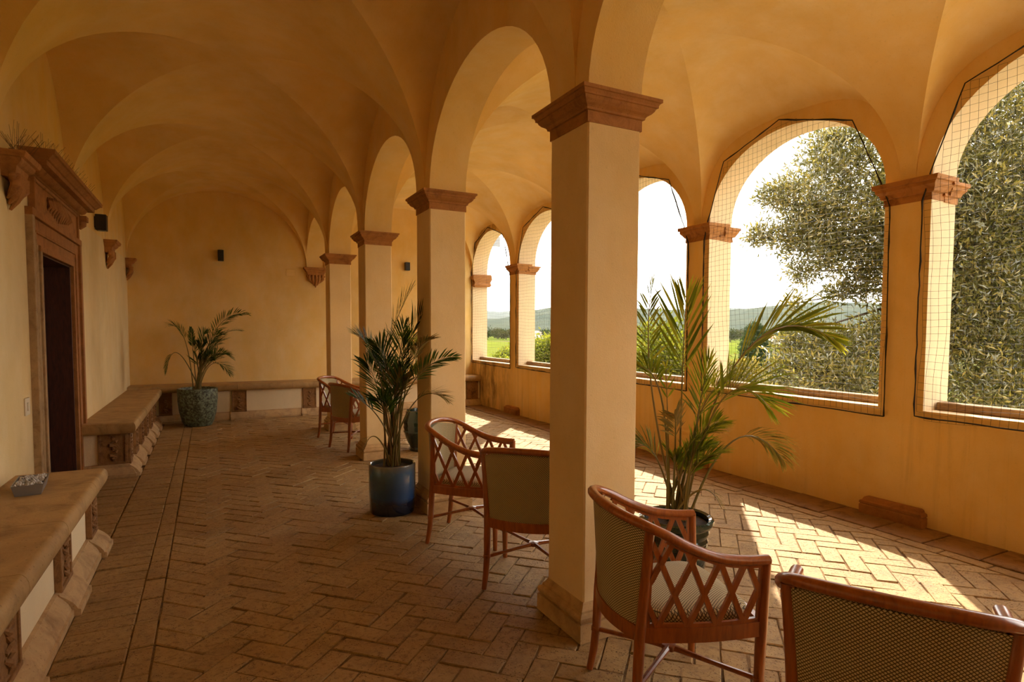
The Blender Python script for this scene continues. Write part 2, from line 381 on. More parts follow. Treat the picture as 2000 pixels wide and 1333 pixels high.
# ---- ceiling: roof slab and one groin vault per bay
mb = MB(); mb.box(XL-0.6, XB+TB+0.45, YBACK-0.3, YE+0.3, ZTOP, ZTOP+0.15)
ceiling = mb.build('ceiling', M['oldwood']); tag(ceiling, kind='structure')
def vault(xa, xb, ya0, ya1, yb0, yb1, zs, Hb, Hg, HeA, HeB, coA, coB, n=22, tm=0.95):
    """groin vault: Hb rise at the bay joints, Hg at the crown, HeA/HeB at the two side walls"""
    base = [math.sin(PI/2*i/n) for i in range(-n, n+1)]
    sv = base; tv = [-1.0] + [b*tm for b in base] + [1.0]
    def zf(s, t):
        a, b = abs(s), min(1.0, abs(t)/tm); mn, mx = min(a, b), max(a, b)
        Hx = (HeA if s < 0 else HeB) if a > b else Hb
        k = (mx-mn)/(1-mn) if mn < 1-1e-6 else 0.0
        if a > b:                               # the web coves down to the side wall
            s0 = max(mn, coA if s < 0 else coB); k = ((a-s0)/(1-s0))**2*(1-mn*mn) if a > s0 and s0 < 1-1e-6 else 0.0
        else: k = k*k*(3-2*k)
        return zs + math.sqrt(max(0, 1-mn*mn))*(Hg+(Hx-Hg)*k)
    m = MB(); idx = {}
    def vert(i, j, reg):
        key = (i, j, reg)
        if key not in idx:
            s, t = sv[i], tv[j]; u = (s+1)/2; w = (t+1)/2
            x = xa + (xb-xa)*u; y0 = ya0+(yb0-ya0)*u; y1 = ya1+(yb1-ya1)*u
            m.v.append((x, y0+(y1-y0)*w, zf(s, t))); m.uv.append((0, 0)); idx[key] = len(m.v)-1
        return idx[key]
    for i in range(len(sv)-1):
        for j in range(len(tv)-1):
            sm, tq = (sv[i]+sv[i+1])/2, (tv[j]+tv[j+1])/2
            tris = [((i,j),(i+1,j),(i+1,j+1)), ((i,j),(i+1,j+1),(i,j+1))] if sm*tq > 0 else [((i,j),(i+1,j),(i,j+1)), ((i+1,j),(i+1,j+1),(i,j+1))]
            for tr in tris:
                cs = sum(abs(sv[a]) for a, _ in tr); ct = sum(abs(tv[b])/tm for _, b in tr)
                reg = 0 if cs < ct else (1 if sm > 0 else 2)
                if reg == 0: reg = 3 if tq > 0 else 4
                m.f.append(tuple(vert(a, b, reg) for a, b in reversed(tr)))
    o = m.build('vault', M['vault'], ceiling); o.data.polygons.foreach_set('use_smooth', [True]*len(o.data.polygons)); return o
VH = 1.19
bl = [YBACK] + [pc(k) for k in ks] + [YE]
br = [YBACK] + [qc(k) for k in ks] + [YE]
for i in range(len(bl)-1):
    vault(XL, XA, bl[i], bl[i+1], bl[i], bl[i+1], ZC, 1.22, 1.26, 1.25, 1.20, 0.6, 0.88)
    vault(XA+PW, XB, bl[i], bl[i+1], br[i], br[i+1], ZC+0.02, 1.22, 1.26, 1.18, 0.90, 0.88, 0.45)

# ------------------------------------------------------------------ floor bricks
BW, BL, GAP = 0.118, 0.290, 0.0030
XH0, XH1 = -0.262, 4.36
def clip(poly, ax, lim, sgn):
    out = []
    for i in range(len(poly)):
        p, q = poly[i], poly[(i+1) % len(poly)]
        ip, iq = (p[ax]-lim)*sgn >= 0, (q[ax]-lim)*sgn >= 0
        if ip: out.append(p)
        if ip != iq:
            t = (lim-p[ax])/(q[ax]-p[ax]); out.append((p[0]+(q[0]-p[0])*t, p[1]+(q[1]-p[1])*t))
    return out
def rect(cx, cy, hl, hw, ang):
    c, s = math.cos(ang), math.sin(ang)
    return [(cx+a*c-b*s, cy+a*s+b*c) for a, b in ((-hl,-hw),(hl,-hw),(hl,hw),(-hl,hw))]
polys = []
c45 = math.sqrt(0.5)
def toW(u, v): return ((u-v)*c45, (u+v)*c45)        # brick frame turned 45 degrees: the zigzag runs along the gallery
for i in range(-70, 90):
    for j in range(-26, 34):
        ou, ov = i*BW + j*BL, i*BW - j*BL
        for (cu, cv, ang) in ((ou+BL/2, ov+BW/2, PI/4), (ou+BL+BW/2, ov+BW-BL/2, PI*3/4)):
            x, y = toW(cu, cv); y += 3.0; x += 2.0
            if not (XH0-0.2 < x < XH1+0.2 and 0.4 < y < 10.95): continue
            p = rect(x, y, BL/2-GAP, BW/2-GAP, ang + rnd.uniform(-0.008, 0.008))
            for ax, lim, sg in ((0, XH0+0.004, 1), (0, XH1-0.004, -1), (1, 10.78, -1)): 
                p = clip(p, ax, lim, sg)
                if len(p) < 3: break
            if len(p) >= 3: polys.append((p, (x, y, ang) if len(p) == 4 and XH0+0.2 < x < XH1-0.2 and y < 10.5 else None))
yy = 0.4
while yy < 10.7:                                     # single course of long bricks beside the soldier course
    L = 0.285 + rnd.uniform(-0.02, 0.02); polys.append((rect(-0.315, yy+L/2, L/2-0.005, 0.049, PI/2), None)); yy += L
yy = 0.4
while yy < 10.75:                                    # bricks laid square to the left wall
    wv = 0.128 + rnd.uniform(-0.008, 0.008)
    polys.append((rect(-0.514, yy+wv/2, 0.143, wv/2-0.004, 0), None))
    if 4.9 < yy < 7.1:
        polys.append((rect(-0.81, yy+wv/2, 0.143, wv/2-0.004, 0), None)); polys.append((rect(-1.06, yy+wv/2, 0.095, wv/2-0.004, 0), None))
    yy += wv
yy = 0.4
while yy < 10.75:                                    # long bricks and slabs along the outer wall
    L = 0.29 + rnd.uniform(-0.02, 0.02); polys.append((rect(4.42, yy+L/2, L/2-0.005, 0.052, PI/2), None)); yy += L
kerbs = []; yy = 0.4
while yy < 10.75:
    L = 0.40 + rnd.uniform(-0.05, 0.05); kerbs.append(rect(4.668, yy+L/2, L/2-0.006, 0.188, PI/2)); yy += L
def to_px(x, y, z):
    d = Vector((x, y, z-EYE)); w = d.dot(_fw)
    return 1000+F_PX*d.dot(_rr)/w, CY-F_PX*d.dot(_uu)/w, w
def area_px(p):
    c = (sum(a for a, b in p)/len(p), sum(b for a, b in p)/len(p)); u, v, w = to_px(*c, 0)
    if w < 0.3 or not (0 < u < 2000 and 640 < v < 1333): return 0
    q = [to_px(a, b, 0)[:2] for a, b in p]
    return abs(sum(q[i][0]*q[(i+1) % len(q)][1]-q[(i+1) % len(q)][0]*q[i][1] for i in range(len(q))))/2
def hidden(p):
    x, y = sum(a for a, b in p)/len(p), sum(b for a, b in p)/len(p)
    for k in range(-1, 4):
        if XA-0.02 < x < XA+PW+0.02 and abs(y-pc(k)) < PD/2+0.02: return True
    u, v, w = to_px(x, y, 0)
    return (1080 < u < 1250 and y > pc(0)) or (1530 < u and v > 1200) or (1175 < u < 1500 and 1050 < v < 1240 and x > 1.9)
order = sorted(range(len(polys)), key=lambda i: -(area_px(polys[i][0]) if not hidden(polys[i][0]) else 0))
chosen = set(order[:298])
def brick_geo(p, z, tilt=(0, 0), ch=0.0045):
    cx, cy = sum(a for a, b in p)/len(p), sum(b for a, b in p)/len(p)
    n = len(p); top = []; mid = []; bot = []
    for a, b in p:
        dz = (a-cx)*tilt[0] + (b-cy)*tilt[1]
        l = math.hypot(a-cx, b-cy); k = max(0.2, 1-ch*1.3/max(l, 1e-4))
        top.append((cx+(a-cx)*k, cy+(b-cy)*k, z+dz)); mid.append((a, b, z-ch+dz)); bot.append((a, b, -0.035))
    vs = top+mid+bot; fs = [tuple(range(n))]
    for r in range(2):
        for i in range(n): j = (i+1) % n; fs.append((r*n+i, (r+1)*n+i, (r+1)*n+j, r*n+j))
    return vs, fs
def set_tone(me, vals):
    a = me.attributes.new('tone', 'FLOAT', 'FACE'); a.data.foreach_set('value', vals)
full_mesh = []
for q in range(6):
    jit = [(a+rnd.uniform(-0.0045, 0.0025)*(1 if a > 0 else -1), b+rnd.uniform(-0.0045, 0.0025)*(1 if b > 0 else -1)) for a, b in rect(0, 0, BL/2-GAP, BW/2-GAP, 0)]
    vs, fs = brick_geo(jit, 0.0, (rnd.uniform(-0.02, 0.02), rnd.uniform(-0.025, 0.025)))
    me = bpy.data.meshes.new('brick'); me.from_pydata(vs, [], fs); me.materials.append(M['brick']); set_tone(me, [0.0]*len(fs)); full_mesh.append(me)
for p in kerbs:
    vs, fs = brick_geo(p, 0.006+rnd.uniform(-0.003, 0.003), (rnd.uniform(-0.01, 0.01), rnd.uniform(-0.01, 0.01)))
    MB().add(vs, fs).build('kerb_slab', M['kerb'], floor)
rest = MB(); tones = []
for i, (p, full) in enumerate(polys):
    z = rnd.uniform(-0.004, 0.003)
    if i in chosen:
        if full:
            o = bpy.data.objects.new('brick', full_mesh[rnd.randrange(6)]); o.location = (full[0], full[1], z)
            o.rotation_euler[2] = full[2] + rnd.uniform(-0.012, 0.012) + (PI if rnd.random() < 0.5 else 0)
        else:
            vs, fs = brick_geo(p, z, (rnd.uniform(-0.02, 0.02), rnd.uniform(-0.02, 0.02)))
            me = bpy.data.meshes.new('brick'); me.from_pydata(vs, [], fs); me.materials.append(M['brick']); set_tone(me, [0.0]*len(fs))
            o = bpy.data.objects.new('brick', me)
        COL.objects.link(o); o.parent = floor
    else:
        vs, fs = brick_geo(p, z, (rnd.uniform(-0.02, 0.02), rnd.uniform(-0.02, 0.02)))
        rest.add(vs, fs); tones += [rnd.random()]*len(fs)
o = rest.build('brick_paving', M['brick'], floor); set_tone(o.data, tones); tag(o, kind='stuff')

# ------------------------------------------------------------------ pillars
CAP_PROF = [(0.004, ZN), (0.004, ZN+0.052), (0.014, ZN+0.054), (0.016, ZN+0.064), (0.022, ZN+0.070), (0.036, ZN+0.078), (0.047, ZN+0.090), (0.052, ZN+0.103),
            (0.060, ZN+0.104), (0.060, ZN+0.113), (0.066, ZN+0.125), (0.074, ZN+0.127), (0.074, ZC), (0.0, ZC+0.001)]
PL_PROF = [(0.042, 0.0), (0.042, 0.088), (0.030, 0.090), (0.036, 0.096), (0.041, 0.108), (0.041, 0.120), (0.034, 0.131), (0.022, 0.136), (0.021, 0.146), (0.012, 0.156), (0.004, 0.168), (0.0, 0.180)]
plab = {0: 'nearest square plaster pillar with red stone capital, between the armchairs', 1: 'second square plaster pillar, behind the blue pot',
        2: 'third square plaster pillar, left of the tall blue-potted palm', 3: 'farthest square plaster pillar, behind the far pair of armchairs',
        }
for k in ks:
    y0 = pc(k)-PD/2
    if k < 0:                            # behind the camera: only carries the arcade wall
        MB().mould(XA, XA+PW, y0, y0+PD, [(0, 0), (0, ZN)] + CAP_PROF).build('pillar', M['shaft'], wall_middle); continue
    t = empty('plaster_pillar', (XA+PW/2, pc(k), 0)); tag(t, plab[k], 'pillar', 'square pillars of the arcade')
    lo = (-(XA+PW/2), -pc(k), 0)
    mb = MB(); mb.box(XA, XA+PW, y0, y0+PD, 0, ZC, 0.008); mb.build('shaft', M['shaft'], t, loc=lo)
    mb = MB(); mb.mould(XA, XA+PW, y0, y0+PD, CAP_PROF, 0.0); mb.build('capital', M['cap'], t, loc=lo)
    mb = MB(); mb.mould(XA, XA+PW, y0, y0+PD, PL_PROF, 0.0); mb.build('plinth', M['plinth'], t, loc=lo)

# ---- imposts and base blocks of the outer wall, sill beams
def rough_prof(seed, z0, h, big):
    r = random.Random(seed)
    return [(0.005, z0), (0.006, z0+0.045*h), (0.020+r.uniform(-.004,.004), z0+0.052*h), (0.035*big, z0+0.075*h), (0.052*big, z0+0.095*h), (0.055*big, z0+0.118*h), (0.070*big, z0+0.122*h), (0.072*big, z0+0.150*h), (0.0, z0+0.155*h)]
def chip(o, seed, amt=0.012):
    r = random.Random(seed)
    for v in o.data.vertices:
        v.co += Vector((r.uniform(-amt, amt), r.uniform(-amt, amt), r.uniform(-amt*0.6, amt*0.6)))
for k in range(-2, 4):
    y0 = qc(k)-QD/2
    # the mouldings are broken in places: three unequal lumps
    mb = MB(); mb.mould(XB+0.0, XB+0.16, y0, y0+QD, rough_prof(k, 2.505, 1.12, 1.0))
    rr = random.Random(k+40); xs = XB+0.155+rr.uniform(0, .03)
    mb.mould(xs, xs+0.07, y0+0.0, y0+QD, rough_prof(k+9, 2.50, 0.85, 0.35)); mb.mould(xs+0.07, XB+TB+0.01, y0, y0+QD, rough_prof(k+19, 2.495, 1.0, 0.95))
    o = mb.build('impost', M['cap'], wall_right); chip(o, k, 0.005)
    mb = MB(); mb.mould(XB-0.05, XB+0.02, y0-0.03, y0+QD+0.05, [(0.03, -0.02), (0.03, 0.075), (0.022, 0.08), (0.03, 0.09), (0.03, 0.108), (0.012, 0.118), (0.004, 0.135), (-0.01, 0.142)])
    o = mb.build('base_block', M['doorstone'], wall_right); chip(o, k+70, 0.003)
mb = MB(); mb.mould(XB+0.02, XB+TB+0.01, YE-0.10, YE+0.02, [(0.0, 2.40), (0.03, 2.44), (0.01, 2.50), (0.04, 2.56), (0.045, 2.63), (0.02, 2.66)]); o = mb.build('impost', M['cap'], wall_right); chip(o, 5, 0.012)

blab = {0: 'weathered timber beam on the sill of the rightmost arch', 1: 'weathered timber beam on the sill in front of the big tree and cypress',
        2: 'weathered timber beam on the sill right behind the nearest pillar', 3: 'weathered timber beam on the sill before the yellow-green shrub, left of the nearest pillar',
        4: 'weathered timber beam on the sill of the farthest arch'}
for i in range(2, 7):
    a, b = OPEN[i][0], OPEN[i][1]
    o = MB().box(-0.055, 0.055, -(b-a)/2+0.02, (b-a)/2-0.008, 0, 0.062, 0.006).build('sill_beam', M['oldwood'], loc=(XB+0.215, (a+b)/2, SILL+0.0005))
    tag(o, blab[i-2], 'beam', 'timber beams on the arch sills')

# ------------------------------------------------------------------ nets
NLAB = {0: 'bird net over the rightmost arch, cut by the picture edge', 1: 'bird net over the wide arch with the big tree and cypress', 2: 'bird net over the arch directly behind the nearest pillar',
        3: 'bird net over the second arch from the end wall', 4: 'bird net over the farthest arch by the end wall'}
def in_poly(y, z, P):
    c = False; n = len(P)
    for i in range(n):
        (a, b), (d, e) = P[i], P[(i+1) % n]
        if (b > z) != (e > z) and y < (d-a)*(z-b)/(e-b)+a: c = not c
    return c
def net_for(i):
    a, b, sill, spr, R = OPEN[i]; c, h = (a+b)/2, (b-a)/2; last = i == len(OPEN)-1
    m = 0.05; bl_ = b+(0.0 if last else m)
    P = [(a-m*1.3, sill-0.075), (bl_, sill-0.045), (bl_, 2.50), (b+(0 if last else 0.0), spr+0.02), (c+0.785*h, spr+0.60), (c+0.07*h, spr+RISE+0.075), (c-0.70*h, spr+0.60), (a+0.02, spr+0.02), (a-m*1.1, 2.50)]
    X = XB-0.026
    root = empty('bird_net', (X, c, sill)); tag(root, NLAB[i-2], 'net', 'bird nets over the arches')
    rope = MB(); r2 = random.Random(i)
    chain = []
    for k in range(len(P)):
        p, q = P[k], P[(k+1) % len(P)]; L = math.hypot(q[0]-p[0], q[1]-p[1]); n = max(2, int(L/0.09))
        for j in range(n):
            t = j/n; chain.append((r2.uniform(-.003, .003), p[0]+(q[0]-p[0])*t-c+r2.uniform(-.003, .003), p[1]+(q[1]-p[1])*t-sill+r2.uniform(-.003, .003)))
    chain.append(chain[0])
    rope.tube(chain, [0.0050+0.0030*(r2.random() < 0.35) for _ in chain], 6, cap=False)
    rope.build('border_rope', M['rope'], root, smooth=60)
    g = MB(); ST = 0.054; zmin, zmax = sill-0.1, spr+RISE+0.15; ny = int((b-a+0.2)/ST)+1; nz = int((zmax-zmin)/ST)+1
    ph = [r2.uniform(0, 6.28) for _ in range(6)]
    def pos(y, z):
        dy = 0.010*math.sin(3.1*z+ph[0]+1.3*y)+0.006*math.sin(9*z+ph[1]+5*y); dz = 0.016*math.sin(2.3*y+ph[2]+0.8*z)+0.007*math.sin(8*y+ph[3]+6*z)
        dx = 0.010*math.sin(2*y+ph[4])*math.sin(1.7*z+ph[5])
        return (dx, y+dy-c, z+dz-sill)
    for vert in (0, 1):
        n1, n2 = (ny, nz) if vert else (nz, ny)
        for q in range(n1):
            run = []
            for w in range(n2+1):
                y, z = (a-0.1+q*ST, zmin+w*ST) if vert else (a-0.1+w*ST, zmin+q*ST)
                if in_poly(y, z, P): run.append(pos(y, z))
                if (not in_poly(y, z, P) or w == n2) and run:
                    if len(run) > 1: g.tube(run, 0.0011, 3, cap=False)
                    run = []
    tag(g.build('mesh', M['net'], root), kind='stuff')
for i in range(2, 7): net_for(i)

# ------------------------------------------------------------------ door in the left wall
door = empty('door_1', (XL, (DY0+DY1)/2, 0)); tag(door, kind='structure')
def dpart(name, mb, mat, smooth=None):
    o = mb.build(name, mat, door, smooth); o.location = (-XL, -(DY0+DY1)/2, 0); return o
FW = 0.33
def jamb_strip(y0, y1, z0, z1, steps, side):
    m = MB()                                   # steps: (fraction from the opening, projection)
    for (f0, f1, pr) in steps:
        if side < 0: a, b = y1-(y1-y0)*f1, y1-(y1-y0)*f0
        else: a, b = y0+(y1-y0)*f0, y0+(y1-y0)*f1
        m.box(XL-0.02, XL+pr, a, b, z0, z1+0.29*f1, 0.003)
    return m
ST_ = [(0.0, 0.16, 0.030), (0.16, 0.44, 0.016), (0.44, 0.50, 0.026), (0.50, 0.80, 0.022), (0.80, 1.0, 0.045)]
dpart('door_jamb', jamb_strip(DY0-FW, DY0, 0, DZ-0.001, ST_, -1), M['doorstone_pale'])
dpart('door_jamb', jamb_strip(DY1, DY1+FW, 0, DZ-0.001, ST_, 1), M['doorstone'])
m = MB()
for f0, f1, pr in ST_: m.box(XL-0.02, XL+pr+0.0015, DY0-FW*f1-0.001, DY1+FW*f1+0.001, DZ+0.29*f0, DZ+0.29*f1, 0.003)
dpart('lintel', m, M['doorstone'])
FZ0, FZ1 = DZ+0.29, DZ+0.53
m = MB(); m.box(XL-0.02, XL+0.028, DY0-0.24, DY1+0.24, FZ0, FZ1, 0.003)
for y0, y1 in ((DY0-0.244, DY0-0.20), (DY1+0.20, DY1+0.244)): m.box(XL, XL+0.045, y0, y1, FZ0-0.003, FZ1-0.002, 0.003)
m.box(XL+0.004, XL+0.040, DY0-0.236, DY1+0.236, FZ1-0.03, FZ1-0.004, 0.003); dpart('frieze', m, M['doorstone'])
m = MB(); yc = (DY0+DY1)/2; xf = XL+0.03
for i in range(-5, 6):                          # carved ribbon and leaves
    y = yc+i*0.075; h = 0.075+0.07*(1-abs(i)/5)
    m.tube([(xf, y, FZ0+0.12-h*0.7), (xf+0.018, y+0.012, FZ0+0.10), (xf+0.012, y-0.008, FZ0+0.10+h*0.55), (xf, y+0.014, FZ0+0.11+h*0.8)], [0.006, 0.019, 0.015, 0.005], 6)
m.lathe([(0.001, -0.03), (0.03, -0.02), (0.045, 0.02), (0.03, 0.06), (0.001, 0.07)], 12, (xf, yc, FZ0+0.10)); dpart('carving', m, M['doorstone'], 50)
def cornice(name, y0, y1, z0, prof, mat):        # prof: (projection, height); returns at both ends
    m = MB(); rings = []
    for p, z in prof: rings.append([(XL-0.02, y0-p, z0+z), (XL+p, y0-p, z0+z), (XL+p, y1+p, z0+z), (XL-0.02, y1+p, z0+z)])
    m.loft(rings); return dpart(name, m, mat)
cy0, cy1 = DY0-0.25, DY1+0.25
cornice('cornice', cy0, cy1, FZ1, [(0.0, -0.01), (0.045, 0.0), (0.05, 0.012), (0.062, 0.02), (0.085, 0.034), (0.10, 0.05), (0.15, 0.052), (0.152, 0.085), (0.165, 0.088), (0.175, 0.10), (0.195, 0.118), (0.21, 0.122), (0.213, 0.15), (0.12, 0.165), (0.02, 0.17)], M['doorstone'])
m = MB(); ny = int((cy1-cy0+0.14)/0.033)
for i in range(ny):                             # egg-and-dart row
    y = cy0-0.06+i*0.033; m.tube([(XL+0.058, y, FZ1+0.005), (XL+0.085, y, FZ1+0.02), (XL+0.104, y, FZ1+0.046)], [0.006, 0.011, 0.009], 6)
tag(dpart('egg_moulding', m, M['doorstone'], 50), kind='stuff')
for y in (DY1+0.33,):
    m = MB(); m.box(XL-0.01, XL+0.10, y-0.05, y+0.06, FZ1-0.055, FZ1+0.0, 0.004)
    m.tube([(XL+0.03, y, FZ1-0.12), (XL+0.055, y+0.01, FZ1-0.09), (XL+0.05, y, FZ1-0.04)], [0.02, 0.034, 0.045], 8); dpart('console', m, M['doorstone'], 50)
m = MB()
for y0, y1 in ((DY0-0.01, DY0+0.012), (DY1-0.012, DY1+0.01)): m.box(XL-0.3, XL+0.0, y0, y1, 0, DZ, 0.002)
m.box(XL-0.3, XL+0.0, DY0, DY1, DZ-0.012, DZ+0.01, 0.002); dpart('door_lining', m, M['doorwood'])
m = MB(); m.box(XL-0.26, XL-0.215, DY0+0.004, DY1-0.004, 0, DZ-0.004)
leaf_ = dpart('door_leaf', m, M['doorwood'])
m = MB()
for y0, y1 in ((DY0+0.03, DY0+0.10), (yc-0.07, yc+0.07), (DY1-0.10, DY1-0.03)): m.box(XL-0.218, XL-0.190, y0, y1, 0.01, DZ-0.02, 0.004)
for z in (0.05, 0.75, 1.45, DZ-0.14): m.box(XL-0.218, XL-0.193, DY0+0.03, DY1-0.03, z, z+0.10, 0.004)
m.build('door_rail', M['doorwood'], leaf_)

# ---- bird spikes on the cornice
def spikes(label, y0, y1, x, z, n, seed, L=0.13):
    r = random.Random(seed); t = empty('bird_spikes', (x, (y0+y1)/2, z)); tag(t, label, 'bird spikes')
    m = MB(); m.box(-0.012, 0.012, -(y1-y0)/2, (y1-y0)/2, 0, 0.006); m.build('base_strip', M['wire'], t)
    m = MB()
    for i in range(n):
        y = -(y1-y0)/2 + (y1-y0)*(i+0.5)/n
        for a in (-0.55, 0.0, 0.6):
            ll = L*r.uniform(0.75, 1.15); dx = math.sin(a+r.uniform(-.15, .15))*ll; dy = r.uniform(-.35, .1)*ll
            m.tube([(0, y, 0.004), (dx, y+dy, math.cos(a)*ll)], 0.0011, 3)
    tag(m.build('spike_rods', M['wire'], t), kind='stuff')
spikes('row of thin bird spikes along the door cornice', DY0-0.30, DY1+0.30, XL+0.10, FZ1+0.168, 34, 3)

# ------------------------------------------------------------------ wall corbels
def corbel(parent, x, y, nx, ny, w, z, carve=True, seed=0):
    """bracket capital fixed to a wall; (nx,ny) points out of the wall"""
    m = MB(); tx, ty = -ny, nx
    def P(a, o, h): return (x+tx*a+nx*o, y+ty*a+ny*o, h)
    prof = [(0.06, -0.155, .62), (0.075, -0.13, .66), (0.085, -0.085, .72), (0.10, -0.075, .78), (0.115, -0.055, .86), (0.118, -0.04, .88), (0.135, -0.035, .96), (0.145, -0.012, 1.0), (0.145, 0.0, 1.0)]
    rings = []
    for o, h, s_ in prof: rings.append([P(-w*s_, -0.02, z+h), P(w*s_, -0.02, z+h), P(w*s_, o, z+h), P(-w*s_, o, z+h)])
    m.loft(rings)
    o1 = m.build('corbel', M['cap'], parent)
    m = MB(); r = random.Random(seed)
    for i in range(-2, 3):
        a = i*w*0.27; L = 0.20-0.035*abs(i)
        m.tube([P(a, 0.075, z-0.13), P(a+r.uniform(-.01, .01), 0.07, z-0.16-L*0.35), P(a*0.75, 0.045, z-0.15-L*0.7), P(a*0.45, 0.012, z-0.15-L)], [0.022, 0.028, 0.022, 0.008], 7)
    for sg in (-1, 1): m.tube([P(sg*w*0.55, 0.05, z-0.12), P(sg*w*0.70, 0.06, z-0.155), P(sg*w*0.50, 0.055, z-0.19), P(sg*w*0.42, 0.05, z-0.165)], [0.018, 0.022, 0.018, 0.01], 7)
    m.build('leaf_carving', M['cap'], o1, 50)
for k in (-1, 0, 1, 3): corbel(wall_left, XL, pc(k)+(0.27 if k == 1 else 0), 1, 0, 0.20, ZC+0.01, seed=k+3)
corbel(wall_left, XL, YE-0.09, 1, 0, 0.09, ZC+0.01, seed=9)
corbel(wall_back, XA+PW/2, YE, 0, -1, 0.215, ZC+0.01, seed=11)
spikes('cluster of thin bird spikes on the near left wall corbel', pc(1)+0.08, pc(1)+0.46, XL+0.07, ZC+0.012, 12, 5, 0.17)

# ------------------------------------------------------------------ wall fittings
def sconce(label, x, y, nx, ny, z0, z1, w, d):
    t = empty('wall_light', (x, y, (z0+z1)/2), math.atan2(ny, nx)); tag(t, label, 'wall light', 'black box wall lights'); h = (z1-z0)/2
    MB().box(0.012, d, -w/2, w/2, -h, h, 0.004).build('housing', M['black'], t)
    MB().box(0, 0.014, -w*0.35, w*0.35, -h*0.7, h*0.7).build('back_plate', M['black'], t)
    for sg in (-1, 1): MB().lathe([(w*0.30, 0), (w*0.36, 0.004), (w*0.30, 0.005)], 14, ((d+0.012)/2, 0, h if sg > 0 else -h-0.005)).build('lamp_rim', M['zinc'], t)
sconce('black box wall light beside the door cornice', XL, 8.34, 1, 0, 2.65, 2.83, 0.12, 0.12)
sconce('black box wall light high on the end wall above the speckled pot', 0.20, YE, 0, -1, 2.665, 2.85, 0.09, 0.10)
sconce('small brown-black wall light on the end wall between the third and second pillar', 3.46, YE, 0, -1, 2.67, 2.825, 0.09, 0.10)
o = MB().box(-0.078, 0.078, -0.006, 0, -0.06, 0.06, 0.003).build('junction_cover', M['wallB'], loc=(1.32, YE, 2.53)); tag(o, 'painted rectangular cover plate on the end wall beside the corbel', 'cover plate')
t = empty('light_switch', (XL, 5.22, 0.955)); tag(t, 'cream light switch on the wall left of the door', 'switch')
MB().box(0, 0.010, -0.055, 0.055, -0.062, 0.062, 0.003).build('plate', M['white'], t); MB().box(0.009, 0.017, -0.018, 0.012, -0.03, 0.03, 0.002).build('rocker', M['white'], t)

